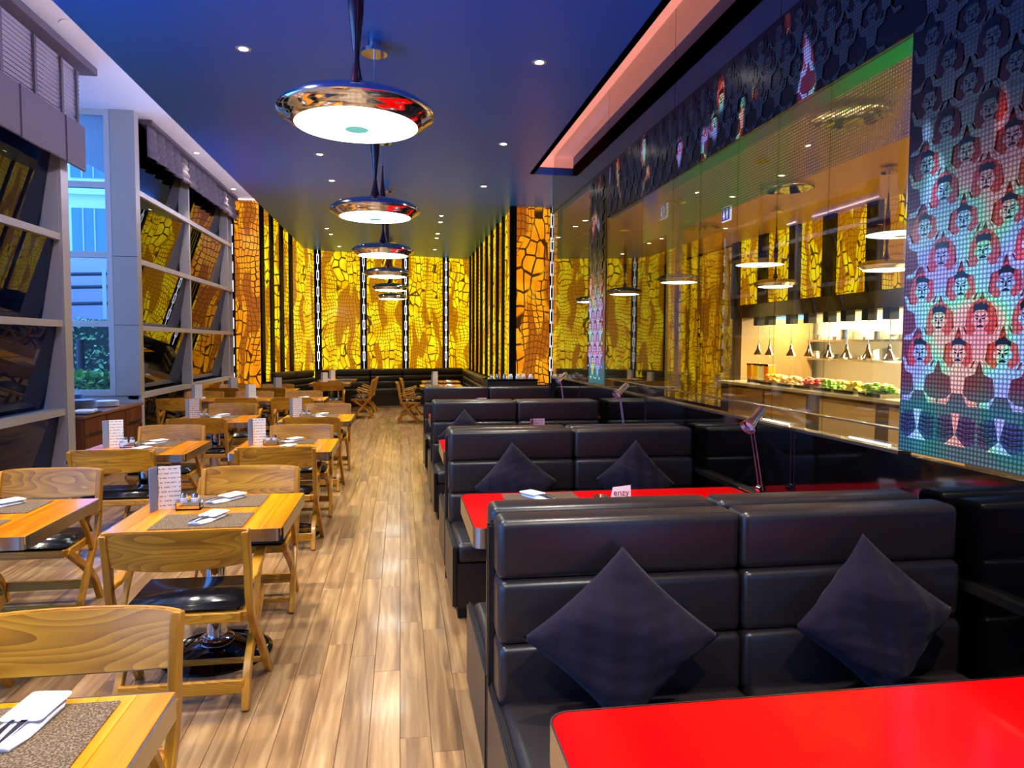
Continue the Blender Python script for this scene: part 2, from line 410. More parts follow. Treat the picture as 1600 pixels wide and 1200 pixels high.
# return window facing the camera in the recess
w = struct('window_4', bx(-5.4, -3.53, 10.4, 10.5, 0, .88), M_frame, 'narrow clear window in the recess with the dusk street behind it', 'window')
ob('column', bx(-3.84, -3.53, 10.36, 10.52, .88, HS), mat('column_paint', '#9c988e', .45), w)
ob('column_joint', bx(-3.842, -3.528, 10.358, 10.37, 1.84, 1.847), M_darkwall, w)
ob('column_joint', bx(-3.842, -3.528, 10.358, 10.37, 2.77, 2.777), M_darkwall, w)
for xx in (-5.4, -4.62, -3.88): ob('mullion', bx(xx-.035, xx+.035, 10.36, 10.46, .88, HS), M_frame, w)
for z in (.92, 1.86, 2.79, 3.72, HS-.04): ob('rail', bx(-5.4, -3.88, 10.37, 10.45, z-.04, z+.04), M_frame, w)
for a, b in ((-5.365, -4.655), (-4.585, -3.915)):
    for c, d in ((.96, 1.82), (1.9, 2.75), (2.83, 3.68), (3.76, HS-.08)): ob('pane', bx(a, b, 10.41, 10.418, c, d), M_glass, w)
w = struct('window_5', bx(-5.48, -5.4, 8.35, 10.5, 0, .3), M_frame, 'added clear side window of the recess, hidden behind the near bay', 'window')  # unseen glazing put in so blue sky light enters the recess
for yy in (8.4, 9.4, 10.36): ob('mullion', bx(-5.47, -5.4, yy-.035, yy+.035, .3, HS), M_frame, w)
for z in (.34, 1.86, 3.3, HS-.04): ob('rail', bx(-5.46, -5.41, 8.4, 10.36, z-.04, z+.04), M_frame, w)
for a, b in ((8.435, 9.365), (9.435, 10.325)):
    for c, d in ((.38, 1.82), (1.9, 3.26), (3.34, HS-.08)): ob('pane', bx(-5.44, -5.432, a, b, c, d), M_glass, w)
struct('wall_recess_near', bx(-5.4, XW-.14, 8.28, 8.36, 0, HS), M_white, 'pale return wall behind the near window bay', 'wall')
ob('corner_post', bx(XW-.12, XW+.05, 8.25, 8.42, 0, HS), M_frame, bpy.data.objects['window_1'])

# blinds
def slat_blind():
    t = thing('slatted_blind', 'mauve slatted roman blind with stacked pleats over the near window bay', 'blind', (XW+.09, 0, 0))
    ob('headrail', MB().rng(-.06, .17, 4.9, 8.72, 4.58, 4.66).mesh('headrail'), M_blindf, t)
    me = MB().box((0, 6.8, 0), (.007, 3.6, .032), (0, .45, 0)).mesh('slat')
    z = 4.555
    while z > 3.88: ob('slat', me, M_blind, t, (.02, 0, z)); z -= .046
    for k, (zt, zb, xo) in enumerate(((3.98, 3.5, .055),)):
        for j in range(8):
            y0 = 5.0+j*.45
            ob('pleat', MB().rng(xo-.012+.01*(j % 2), xo+.012+.01*(j % 2), y0, y0+.447, zb-.01*(j % 2), zt).mesh('pleat', bevel=.006), M_blindf, t)
    for y in (5.6, 6.3, 7.0, 7.6, 8.15, 8.5): ob('tape', bx(.035, .05, y-.022, y+.022, 3.98, 4.56), M_blindf, t)
slat_blind()
def roman_blind():
    t = thing('roman_blind', 'gathered dark fabric roman blind above the far window bay', 'blind', (XW+.07, 0, 0))
    ob('headrail', bx(-.04, .1, 10.75, 16.2, 4.66, 4.71), M_blindf, t)
    n = 14; y0, y1 = 10.8, 16.15
    for k in range(n):
        a = y0+(y1-y0)*k/n; b = y0+(y1-y0)*(k+1)/n; mb = MB(); v = []; f = []
        nu, nv = 7, 12
        for j in range(nv+1):
            z = 4.66-.43*j/nv
            for i in range(nu+1):
                u = i/nu; pl = .02*math.sin(j*2.1+k)*(1-(2*u-1)**4) + .09*math.sin(PI*u)*(.3+.7*j/nv)
                v.append((pl+.02, a+(b-a)*u, z+.03*math.sin(PI*u)*(j/nv)*(-1) + .006*rnd.uniform(-1, 1)))
        for j in range(nv):
            for i in range(nu): q = j*(nu+1)+i; f.append((q, q+1, q+nu+2, q+nu+1))
        o = ob('swag', mesh_from('swag', v, f, True), M_blindf, t); so = o.modifiers.new('s', 'SOLIDIFY'); so.thickness = .008
roman_blind()

# ================================================================== BACK OF THE ROOM: backlit panels
def panel_run(wall, p0, p1, cuts, z0, z1, m, posts, ptop, led=True, off=.06, inward=1, fin=.11, depth=.05):
    """panels between cut parameters along p0->p1, a black post with light dashes at each post parameter"""
    a, b = Vector((*p0, 0)), Vector((*p1, 0)); d = (b-a); L = d.length; d.normalize(); ang = math.atan2(d.y, d.x)
    nrm = Vector((-d.y, d.x, 0))*inward
    for u, v in zip(cuts[:-1], cuts[1:]):
        w_ = (v-u)*L; c = a+d*((u+v)/2*L)
        ob('panel', MB().rng(-w_/2+.01, w_/2-.01, -.015, .015, -(z1-z0)/2, (z1-z0)/2).mesh('panel'), m, wall, (c.x, c.y, (z0+z1)/2), (0, 0, ang))
    for u in posts:
        c = a+d*(u*L)+nrm*off
        po = ob('post', MB().box((0, 0, (ptop+z0)/2), (fin, depth, ptop-z0)).mesh('post'), M_blackmetal, wall, (c.x, c.y, 0), (0, 0, ang))
        if led:
            mb = MB(); z = z0+.05; k = 0; s = inward
            while z < ptop-.1:
                for xo in ((-.022, .022) if k % 2 else (0,)): mb.box((xo, s*(depth/2+.004), z+.1), (.012, .008, .24))
                z += .2; k += 1
            ob('light_dashes', mb.mesh('light_dashes'), M_ledstrip, po)
BL, BR = (-2.12, 18.17), (1.86, 19.38)
def baseboard(wall, p0, p1, z1, m=M_darkwall, th=.1, inward=1):
    a, b = Vector(p0), Vector(p1); d = (b-a); L = d.length; ang = math.atan2(d.y, d.x); c = (a+b)/2
    ob('dado', MB().box((0, -inward*th/2-.02*inward, z1/2), (L, th, z1)).mesh('dado'), m, wall, (c.x, c.y, 0), (0, 0, ang))
wb = struct('wall_back', bx(-2.6, 2.4, 19.62, 19.7, 0, H), M_darkwall, 'back wall of glowing yellow scale patterned panels', 'wall')
Lb = (Vector(BR)-Vector(BL)).length
ts = [0.02, .294, .56, .829, 1.0]
panel_run(wb, BL, BR, ts, .93, H, M_yel, ts[:4], H, inward=-1, fin=.17)
baseboard(wb, BL, BR, .93, inward=-1)
wl = struct('wall_left_back', bx(-3.75, -3.65, 16.2, 19.7, 0, HS), M_darkwall, 'angled left wall of narrow glowing yellow panels and black posts', 'wall')
LA = (-3.02, 16.15)
panel_run(wl, LA, BL, [0, .16, .33, .5, 1.0], .75, HS, M_yel, [0, .16, .33, .5], HS, led=False, inward=-1)
baseboard(wl, LA, BL, .75, inward=-1)
panel_run(wl, (-3.6, 16.2), LA, [.0, 1.0], .08, HS, M_ora, [.03], HS, inward=-1)
ob('cove_light', MB().rng(-3.5, -3.0, 16.08, 16.1, HS-.05, HS-.02).mesh('cove'), M_ledstrip, wl)
wr = struct('wall_right_back', bx(2.62, 2.7, 11.8, 19.7, 0, H), M_darkwall, 'right wall of glowing panels divided by black fins', 'wall')
RA = (1.88, 11.8)
L2 = 19.38-11.8
pr = [(yy-11.8)/L2 for yy in (11.8, 12.75, 13.5, 14.35, 15.2, 16.15, 17.0, 17.9, 18.7)]
panel_run(wr, RA, (1.86, 19.38), pr+[1.0], .93, H, M_yel, pr, H, led=False, inward=1, fin=.07, depth=.06, off=.045)
baseboard(wr, RA, (1.86, 19.38), .93, inward=1)
panel_run(wr, (1.88, 11.78), (2.62, 11.78), [0, 1], .93, H, M_ora, [.0], H, led=False, inward=-1, fin=.07, depth=.04, off=.03)
panel_run(wr, (1.88, 11.78), (2.62, 11.78), [0], .93, H, M_ora, [.86], H, led=True, inward=-1, fin=.07, depth=.04, off=.03)
baseboard(wr, (1.88, 11.78), (2.62, 11.78), .93, inward=-1)

# ================================================================== GLASS PARTITION (right)
wp = struct('wall_right', bx(XM, XM+.04, -1.5, 9.57, 0, 1.17), M_blackgloss, 'black gloss lower panel of the right hand wall behind the booths', 'wall')
ob('ledge', bx(XM-.035, XM, .2, 9.5, .735, .765), M_steel, wp)
ob('sill_rail', bx(XM-.012, XM+.05, 2.63, 9.57, 1.17, 1.185), M_steel, wp)
ob('sill_back', bx(XM+.05, XM+.35, 2.63, 9.57, .9, 1.1), M_black, wp)
ob('sill_rail', bx(XM-.006, XM+.03, 2.63, 6.93, 1.268, 1.275), M_steel, wp)
mbd = MB()
for i in range(26): mbd.box((XM-.014, 2.68+.022*i+(.5 if i > 12 else 0), 1.2), (.008, .008, .008))
ob('bead_lights', mbd.mesh('bead_lights'), M_ledstrip, wp)
seams = [9.57, 7.57, 6.93, 5.9, 5.2, 4.7, 4.15, 3.68, 3.2, 2.64]
for a, b in zip(seams[:-1], seams[1:]): ob('glass_panel', bx(XM, XM+.012, b+.003, a-.003, 1.185, 2.878), M_mirror, wp)
ob('glass_panel', bx(XM, XM+.012, 6.93, 9.567, 2.885, 3.39), M_mirror, wp)
for a, b in ((9.57, 6.93), (6.93, 5.2), (5.2, 3.68), (3.68, 1.9), (1.9, -1.5)): ob('upper_mirror', bx(XM, XM+.012, b+.003, a-.003, 3.4, H+.24), glass_mat('upper_glass', (.2, .19, .18, 1), .35), wp)
ob('head_rail', bx(XM-.004, XM+.03, -1.5, 9.57, 3.385, 3.4), M_blackmetal, wp)
struct('trim_2', bx(XM+.02, XM+.06, -1.5, 6.93, 2.88, H+.24), M_black, 'black backing board behind the printed band', 'trim')

# printed figure film: near full-height panel, band above the glass, far strip
def film_fn(kind):
    def fn(nt, b):
        g = G(nt); p = g.pos(); x, y, z = g.sep(p)
        hue = g.noise(g.vm('MULTIPLY', p, (0., 2.4, 2.4)), 1., 1)
        rb = g.ramp(g.ss(hue, .28, .72), [(0, '#ff2a2a'), (.2, '#ff9a3a'), (.36, '#4cf08a'), (.52, '#6ad2ff'), (.72, '#6a78ff'), (1, '#b46cff')])
        low = g.m('MULTIPLY', g.ss(z, 2.5, 1.7), g.m('MAXIMUM', g.ss(y, 2.75, 2.6), g.ss(y, 6.9, 7.0)))
        bl = g.ss(g.noise(g.vm('MULTIPLY', g.vm('ADD', p, (0., .0, 0.)), (0., 4.2, 2.2)), 1., 1), .60, .68)
        e = g.m('ADD', g.m('MULTIPLY', low, .8), g.m('MULTIPLY', bl, .55), clamp=True)
        d = g.m('LESS_THAN', g.vor(g.vm('MULTIPLY', p, (0., 1., 1.)), 60., 'F1', 0.)[0], .36)
        dot = g.m('ADD', g.m('MULTIPLY', d, .72), .28)
        k = {'skin': (1., '#3e4246', .9), 'bg': (.16, '#1c0a0b', .28), 'oval': (.5, '#2a0e0d', .6), 'hair': (.02, '#0c0b10', .02), 'skirt': (.18, '#141a2e', .35)}[kind]
        base = lin(k[1]); tint = {'skin': '#ffffff', 'bg': '#c83a20', 'oval': '#ff4a24', 'hair': '#303050', 'skirt': '#2a5aa8'}[kind]
        if kind == 'bg': tint = g.mix(g.ss(z, 1.5, 1.38), lin('#c83a20'), lin('#40c8e8'))
        ec = g.mix(.25 if kind == 'skin' else .8, rb, tint)
        if kind == 'skin': ec = g.mix(.3, rb, '#cfe6ff')
        g.l(g.mix(dot, (base[0]*.4, base[1]*.4, base[2]*.4, 1), base), b.inputs['Base Color'])
        g.l(ec, b.inputs['Emission Color']); g.l(g.m('MULTIPLY', g.m('MULTIPLY', e, dot), k[2]*1.5), b.inputs['Emission Strength'])
    return fn
F = {k: mat('film_'+k, '#333333', .2, fn=film_fn(k)) for k in ('skin', 'bg', 'oval', 'hair', 'skirt')}
def ell(cu, cv, ru, rv, n=12): return [(cu+ru*math.cos(2*PI*i/n), cv+rv*math.sin(2*PI*i/n)) for i in range(n)]
def figure_mesh(kind):
    v, f, mi = [], [], []
    def poly(pts, lay, m):
        k = len(v); v.extend([(-.0006*lay, -a, b) for a, b in pts]); f.append(tuple(range(k, k+len(pts)))); mi.append(m)
    if kind == 'man':
        poly(ell(0, .085, .068, .082, 14), 1, 1)
        for s in (-1, 1):
            poly([(s*.02, .035), (s*.036, .005), (s*.078, .02), (s*.098, .075), (s*.086, .08), (s*.066, .042)], 2, 0)
            poly([(s*.022, -.05), (s*.01, -.03), (s*.05, -.10), (s*.095, -.098), (s*.09, -.082), (s*.055, -.078)], 2, 0)
        poly([(-.03, .045), (-.036, .0), (-.026, -.055), (.026, -.055), (.036, .0), (.03, .045), (.012, .062), (-.012, .062)], 3, 0)
        poly(ell(0, .095, .031, .046, 12), 4, 0)
        poly(ell(-.033, .09, .007, .012, 6), 4, 0); poly(ell(.033, .09, .007, .012, 6), 4, 0)
        poly([(-.032, .118), (-.034, .14), (-.022, .152), (-.012, .146), (0, .156), (.012, .146), (.022, .152), (.034, .14), (.032, .118), (.016, .126), (-.016, .126)], 5, 2)
        for s in (-1, 1):
            poly([(s*.006, .106), (s*.024, .112), (s*.024, .107), (s*.006, .101)], 5, 2)
            poly([(s*.008, .098), (s*.02, .099), (s*.02, .093), (s*.008, .092)], 5, 2)
        poly([(-.018, .068), (0, .075), (.018, .068), (.012, .064), (-.012, .064)], 5, 2)
        poly([(-.003, .096), (.003, .096), (.005, .08), (-.005, .08)], 5, 2)
    else:
        for s in (-1, 1):
            poly(ell(s*.048, .05, .05, .042, 12), 2, 3); poly(ell(s*.052, .012, .042, .028, 12), 3, 3)
            for q in range(4): poly([(s*.01, .075-q*.016), (s*.05, .068-q*.018), (s*.09, .074-q*.018), (s*.09, .070-q*.018), (s*.05, .063-q*.018), (s*.01, .071-q*.016)], 4, 2)
        poly([(-.022, .1), (.022, .1), (0, .01)], 5, 0); poly([(-.05, -.02), (.05, -.02), (0, .02)], 4, 0)
    me = bpy.data.meshes.new('figure_'+kind); me.from_pydata(v, [], f); me.update()
    for m_ in (F['skin'], F['oval'], F['hair'], F['skirt']): me.materials.append(m_)
    for p, m_ in zip(me.polygons, mi): p.material_index = m_
    return me
FM, FL = figure_mesh('man'), figure_mesh('lotus')
fnear = ob('printed_panel', bx(XM-.012, XM+.01, -1.0, 2.63, 1.19, 3.385), F['bg'], wp)
fband = ob('printed_band', bx(XM-.006, XM+.012, 2.63, 6.93, 2.88, 3.385), F['bg'], wp)
fstrip = ob('printed_strip', bx(XM-.006, XM-.002, 6.95, 7.55, 1.2, 3.385), F['bg'], wp)
DY, DZ = .196, .122
def fill(parent, y0, y1, z0, z1, xo, low):
    r = 0; z = z0
    while z < z1:
        y = y0 + (DY/2 if r % 2 else 0)
        while y < y1:
            if y0 <= y-.02 and y+.02 <= y1: ob('printed_figure', FM, None, parent, (xo-.0035*(1 if r % 2 else 0), y, z))
            y += DY
        z += DZ; r += 1
fill(fnear, 1.15, 2.56, 1.5, 3.3, XM-.014, True)
fill(fband, 2.7, 6.9, 2.98, 3.3, XM-.008, False)
fill(fstrip, 7.0, 7.53, 1.35, 3.3, XM-.008, False)
for k in range(8): ob('printed_lotus', FL, None, fnear, (XM-.015, 1.15+DY*k, 1.27))
# green-gold mesh film across the top of the glass
def mesh_film_fn():
    m = bpy.data.materials.new('mesh_film'); m.use_nodes = True; nt = m.node_tree; nt.nodes.clear(); g = G(nt)
    o = g.n('ShaderNodeOutputMaterial'); t = g.n('ShaderNodeBsdfTransparent'); p = g.pos(); x, y, z = g.sep(p)
    hue = g.noise(g.vm('MULTIPLY', p, (0., 1.3, .6)), 1., 1)
    c = g.ramp(g.ss(hue, .3, .7), [(0, '#5a9a2a'), (.3, '#7f8a3a'), (.55, '#8f7a3a'), (.8, '#a8784a'), (1, '#5a5490')])
    top = g.ss(z, 2.80, 2.81); c = g.mix(g.m('MULTIPLY', top, g.ss(y, 3.5, 2.7)), c, '#3fb81a')
    d = g.n('ShaderNodeBsdfDiffuse'); g.l(c, d.inputs[0])
    e = g.n('ShaderNodeEmission'); g.l(c, e.inputs[0]); e.inputs[1].default_value = .22  # glow put into the film for the lit kitchen shining through
    ad = g.n('ShaderNodeAddShader'); g.l(d.outputs[0], ad.inputs[0]); g.l(e.outputs[0], ad.inputs[1])
    ln = g.m('MAXIMUM', g.m('GREATER_THAN', g.m('FRACT', g.m('MULTIPLY', z, 60.)), .55), g.m('GREATER_THAN', g.m('FRACT', g.m('MULTIPLY', y, 60.)), .7))
    fac = g.m('MAXIMUM', g.m('MULTIPLY', ln, .8), g.m('MULTIPLY', top, .85))
    mx = g.n('ShaderNodeMixShader'); g.l(fac, mx.inputs[0]); g.l(t.outputs[0], mx.inputs[1]); g.l(ad.outputs[0], mx.inputs[2]); g.l(mx.outputs[0], o.inputs[0])
    return m
M_film = mesh_film_fn()
ob('mesh_film', bx(XM+.013, XM+.015, 2.64, 5.9, 2.48, 2.875), M_film, wp)
ob('mesh_film', bx(XM+.013, XM+.015, 5.02, 5.34, 1.29, 2.48), M_film, wp)

# ================================================================== KITCHEN / BUFFET BEYOND THE GLASS
XK = 7.5
struct('floor_kitchen', bx(XM+.05, 10.2, 1.0, 19.5, -.12, 0), mat('buffet_floor', '#8a6a40', .4), 'floor of the buffet room behind the glass, lightened to bounce light', 'floor')  # base colour lightened so the floor bounces light up to the gold ceiling
struct('ceiling_kitchen', bx(2.76, 10.2, 1.0, 19.5, H, H+.1), mat('gold_ceiling', '#d8a850', .35), 'warm gold ceiling of the buffet room behind the glass', 'ceiling')
ob('ceiling_edge', bx(XM+.06, 2.76, 1.0, 9.5, H, H+.1), mat('gold_ceiling', '#d8a850', .35), bpy.data.objects['ceiling_kitchen'])
struct('wall_kitchen_far', bx(2.7, 10.2, 19.4, 19.5, 0, H), M_darkwall, 'dark far wall of the buffet room', 'wall')
struct('wall_kitchen_near', bx(XM+.1, 10.2, 1.0, 1.1, 0, H), M_darkwall, 'dark near wall of the buffet room', 'wall')
wk = struct('wall_kitchen', bx(XK, XK+.15, 15.05, 19.4, 0, H), M_darkwall, 'buffet room wall with yellow panels above the lit kitchen opening', 'wall')
cuts = [15.05, 15.9, 16.8, 17.7, 18.6, 19.35]
for a, b in zip(cuts[:-1], cuts[1:]): ob('panel', MB().rng(-.015, .015, -(b-a)/2+.05, (b-a)/2-.05, -1.85, 1.85).mesh('panel'), skin_panel('backlit_scale_print_dim', ('#b07c08', '#d8a818', '#7a4a06'), '#5a3404', '#2e1c02', .75), wk, (XK-.02, (a+b)/2, 2.0))
cuts = [6.6, 8.0, 9.1, 10.3, 11.5, 12.6, 13.8, 15.0]
for a, b in zip(cuts[:-1], cuts[1:]):
    ob('panel', MB().rng(-.015, .015, -(b-a)/2+.17, (b-a)/2-.17, -.7, .7).mesh('panel'), M_yel, wk, (XK-.02, (a+b)/2, 3.2))
    ob('post', bx(XK-.1, XK, b-.17, b+.17, 2.48, H), M_darkwall, wk)
ob('upper_wall', bx(XK, XK+.15, 1.1, 15.05, 2.2, H), M_darkwall, wk)
ob('beam', bx(XK-.12, XK+.2, 1.1, 15.1, 2.2, 2.48), mat('bronze_beam', '#6a5c40', .3, .4), wk)
ob('jamb', bx(XK-.1, XK+1.6, 14.6, 15.05, 0, 2.2), mat('jamb_oak', '#8a6a3c', .4), wk)
M_kwall = mat('kitchen_tile', '#e2d6b8', .4, bump=(6, .1))
struct('wall_kitchen_niche', bx(9.3, 9.4, 1.1, 15.05, 0, 2.42), M_kwall, 'pale tiled back wall inside the open kitchen', 'wall')
struct('ceiling_niche', bx(XK+.15, 9.4, 1.1, 15.05, 2.425, 2.5), M_kwall, 'pale ceiling inside the open kitchen', 'ceiling')
for y, p in ((14.0, 150), (12.2, 170), (10.6, 190), (8.8, 150)):
    l = bpy.data.lights.new('kitchen_lamp_light', 'AREA'); l.shape = 'RECTANGLE'; l.size = 1.2; l.size_y = .2; l.energy = p; l.color = (1, .9, .68)
    fx = thing('strip_fixture', 'slim strip light inside the kitchen, %s from the far jamb' % {14.0: 'first', 12.2: 'second', 10.6: 'third', 8.8: 'fourth'}[y], 'strip light', (8.5, y, 2.4), me=bx(-.12, .12, -.6, .6, -.03, .02), m=mat('strip_tube', '#ffffff', .4, emit='#ffe2a8', estr=3.))
    o = bpy.data.objects.new('strip_glow', l); COL.objects.link(o); o.parent = fx; o.location = (0, 0, -.04); o.rotation_euler = (0, 0, PI/2)
# counter
M_counter = mat('counter_bronze', '#5a4a30', .3, .3)
kc = thing('buffet_counter', 'long dark buffet counter with pale top in front of the kitchen', 'counter', (XK-.25, 11.0, 0))
ob('cabinet_body', bx(-.35, .35, -4.2, 3.5, 0, .8), M_counter, kc)
ob('counter_top', bx(-.45, .5, -4.25, 3.55, .8, .85), mat('counter_stone', '#b0a080', .25), kc)
for y in (-2.6, -.9, .9, 2.4): ob('front_panel', bx(-.365, -.35, y-.7, y+.7, .1, .74), mat('counter_front', '#b89860', .4), kc)
for k, y in enumerate((9.75, 10.25, 10.8, 11.3, 11.9, 12.5, 13.3, 13.75)):
    t = thing('heat_lamp', 'chrome heat lamp hanging over the buffet, %s from the printed panel' % ORD[k].replace('nearest', 'first'), 'heat lamp', (XK-.15, y, 0), group='heat lamps over the buffet')
    drop = 1.42+.06*((k*3) % 3)
    ob('ceiling_box', bx(-.08, .08, -.08, .08, 2.02, 2.2), M_black, t)
    ob('cord', MB().lathe([(.008, drop+.2), (.008, 2.03)], 6).mesh('cord'), M_chrome, t)
    ob('shade', MB().lathe([(.015, drop+.22), (.03, drop+.16), (.035, drop+.12), (.10, drop), (.095, drop), (.03, drop+.11)], 18).mesh('shade', True), M_chrome, t)
    l = bpy.data.lights.new('heat_lamp_glow', 'POINT'); l.energy = 24; l.color = (1, .86, .6); l.shadow_soft_size = .03
    o = bpy.data.objects.new('heat_lamp_glow', l); COL.objects.link(o); o.parent = t; o.location = (0, 0, drop-.03)
    ob('bulb', MB().lathe([(0, drop+.01), (.025, drop+.03), (.02, drop+.08)], 10).mesh('bulb', True), mat('heat_bulb', '#ffffff', .4, emit='#ffd890', estr=9.), t)
t = thing('extractor_hood', 'grey steel hood panel on the kitchen back wall behind the heat lamps', 'hood', (9.2, 10.1, 1.25))
ob('body', bx(-.2, .08, -.6, .6, 0, .5), mat('hood_grey', '#7a7468', .35, .6), t); ob('lip', bx(-.24, -.2, -.62, .62, 0, .05), M_steel, t)
for k, (y, z) in enumerate(((12.9, 1.72), (12.9, 1.32), )):
    t = thing('wall_shelf', '%s metal shelf on the back wall of the kitchen' % ('upper', 'lower')[k], 'shelf', (9.15, y, z), me=bx(-.18, .14, -1.9, 1.9, -.02, .02), m=M_steel)
    for j in range(7):
        yy = y-1.5+j*.5; s = .07+.03*((j*5+k) % 3)
        thing('mixing_bowl' if j % 2 else 'stock_pot', 'steel %s on the %s kitchen shelf, number %s along it' % ('bowl' if j % 2 else 'pot', ('upper', 'lower')[k], ('one', 'two', 'three', 'four', 'five', 'six', 'seven')[j]), 'bowl' if j % 2 else 'pot', (9.12, yy, z+.021),
              me=MB().lathe([(0, 0), (s*.7, 0), (s, s*.7), (s*.96, s*.7), (s*.66, .012), (0, .012)] if j % 2 else [(0, 0), (s, 0), (s, s*1.6), (s*.95, s*1.6), (s*.95, .01), (0, .01)], 16).mesh('pot', True), m=M_steel)
def tray(y, col, lab, n=44, hgt=.16, x=XK-.38):
    t = thing('food_tray', lab, 'food tray', (x, y, .851))
    ob('tray', MB().rng(-.19, .19, -.24, .24, 0, .012).rng(-.2, -.185, -.25, .25, 0, .06).rng(.185, .2, -.25, .25, 0, .06).rng(-.185, .185, -.25, -.235, 0, .06).rng(-.185, .185, .235, .25, 0, .06).mesh('tray'), M_steel, t)
    mb = MB()
    for i in range(n):
        c = Vector((rnd.uniform(-.15, .15), rnd.uniform(-.2, .2), .03+rnd.random()*hgt)); r = rnd.uniform(.035, .065)
        mb.lathe([(0, -r*.6), (r, -r*.2), (r*.8, r*.4), (0, r*.6)], 6, c)
    ob('food', mb.mesh('food'), mat('food_'+col.strip('#'), col, .5), t, kind='stuff')
for y, c, l in ((9.6, '#9cc81c', 'tray heaped with bright green salad next to the printed panel'), (10.22, '#d8c020', 'tray of yellow food right of the middle heat lamps'),
                (10.8, '#8cc020', 'second tray of green salad on the buffet'), (11.4, '#c83a18', 'tray of red food on the buffet'), (12.0, '#d8b060', 'tray of pale bread rolls on the buffet'), (12.6, '#e0a018', 'tray of amber food on the buffet')): tray(y, c, l)
for k, y in enumerate((13.0, 13.22, 13.44, 13.7)):
    t = thing('juice_dispenser', '%s juice dispenser left of the heat lamps on the buffet' % ('orange', 'pale yellow', 'bright yellow', 'amber')[k], 'dispenser', (XK-.3, y, .851))
    ob('tank', bx(-.08, .08, -.085, .085, .06, .36, bevel=.01), mat('juice_%d' % k, ('#f07a10', '#f4e6a0', '#f6c820', '#e0901a')[k], .1, coat=.5), t)
    ob('lid', bx(-.085, .085, -.09, .09, .36, .39), M_chrome, t); ob('stand', bx(-.07, .07, -.075, .075, 0, .06), M_black, t)
for k, y in enumerate((10.0, 11.05, 12.3, 14.1)):
    t = thing('plate_stack', 'stack of white plates on the buffet, %s from the printed panel' % ORD[k].replace('nearest', 'first'), 'plates', (XK+.12, y, .851), group='plate stacks on the buffet')
    for j in range(5): ob('plate', MB().lathe([(0, 0), (.08, 0), (.13, .02), (.128, .024), (.08, .006), (0, .006)], 20).mesh('plate', True), M_platew, t, (0, 0, j*.016))
# signs, flush lights, room lamps
for k, x in enumerate((3.05, 3.83)):
    t = thing('restroom_sign', '%s blue restroom sign with two white figures seen through the glass' % ('left hand', 'right hand')[k], 'sign', (x, 8.0, 3.17), rotz=PI/2)
    ob('plate', bx(-.11, .11, -.01, .01, -.085, .085), mat('sign_white', '#ffffff', .4, emit='#dfe4ff', estr=1.), t)
    ob('face', bx(-.1, .1, .011, .014, -.075, .075), mat('sign_blue', '#2030b0', .3, emit='#2436c8', estr=.9), t)
    mb = MB()
    for cx, wd in ((-.04, 0), (.04, 1)):
        mb.lathe([(0, 0), (.014, 0), (.014, .002), (0, .002)], 12, (cx, .0155, .045), 'y')
        if wd: mb.add([(cx-.012, .0165, .026), (cx+.012, .0165, .026), (cx+.03, .0165, -.03), (cx-.03, .0165, -.03)], [(0, 1, 2, 3)])
        else: mb.rng(cx-.018, cx+.018, .0145, .0165, -.02, .026)
        mb.rng(cx-.012, cx-.003, .0145, .0165, -.06, -.02).rng(cx+.003, cx+.012, .0145, .0165, -.06, -.02)
    ob('pictogram', mb.mesh('pictogram'), mat('sign_white', '#ffffff', .4, emit='#dfe4ff', estr=1.), t)
    ob('hanger', bx(-.003, .003, -.003, .003, .085, H-3.17), M_steel, t)
for k, (x, y) in enumerate(((4.6, 5.2), (4.6, 7.6), (4.4, 10.2), (6.4, 6.4), (6.3, 13.2))): downlight(x, y, H, 'added recessed downlight in the gold buffet room ceiling, %s from the glass corner' % ORD[k].replace('nearest', 'first'), 700)  # spots added to brighten the buffet room and its ceiling
for k, (x, y) in enumerate(((5.47, 9.53), (5.68, 12.95), (4.36, 6.46))):
    t = thing('ceiling_disc_light', 'round flush ceiling light in the buffet room, %s from the glass corner' % ORD[k].replace('nearest', 'first'), 'ceiling light', (x, y, H), group='flush ceiling lights')
    ob('diffuser', MB().lathe([(0, -.05), (.33, -.05), (.35, -.03), (.35, -.001)], 32).mesh('diffuser', True), mat('flush_diffuser', '#ffffff', .4, emit='#f6ffe0', estr=1.6), t)
    ob('rim', MB().lathe([(.35, -.055), (.37, -.05), (.37, -.001), (.35, -.001)], 32).mesh('rim', True), M_chrome, t)

# ================================================================== PENDANTS
PM = {}
PM['dish'] = MB().lathe([(.02, .13), (.035, .115), (.10, .098), (.22, .085), (.30, .062), (.338, .034), (.345, .018), (.338, .006), (.315, -.004), (.30, -.018), (.282, -.03), (.27, -.034), (.27, -.026), (.29, -.01), (.32, .012), (.30, .05), (.2, .075), (.02, .1)], 56).mesh('dish', True)
PM['diff'] = MB().lathe([(.27, -.03), (.2, -.042), (.1, -.048), (0, -.05)], 48).mesh('diffuser', True)
PM['ring'] = MB().lathe([(.0, -.0515), (.018, -.0515), (.018, -.05)], 20).lathe([(.045, -.0505), (.052, -.0505), (.052, -.048)], 28).mesh('centre_ring')
PM['stem'] = MB().lathe([(.045, .115), (.035, .14), (.02, .2), (.013, .26), (.02, .34), (.034, .46), (.037, .55), (.028, .68), (.014, .8), (.009, .9), (.008, .95)], 20).mesh('stem', True)
PM['rod'] = MB().lathe([(.006, .94), (.006, H-2.62-.05)], 8).mesh('rod')
PM['canopy'] = MB().lathe([(0, H-2.62-.085), (.1, H-2.62-.085), (.1, H-2.62-.06), (.05, H-2.62-.055), (.05, H-2.62-.002)], 28).mesh('canopy', True)
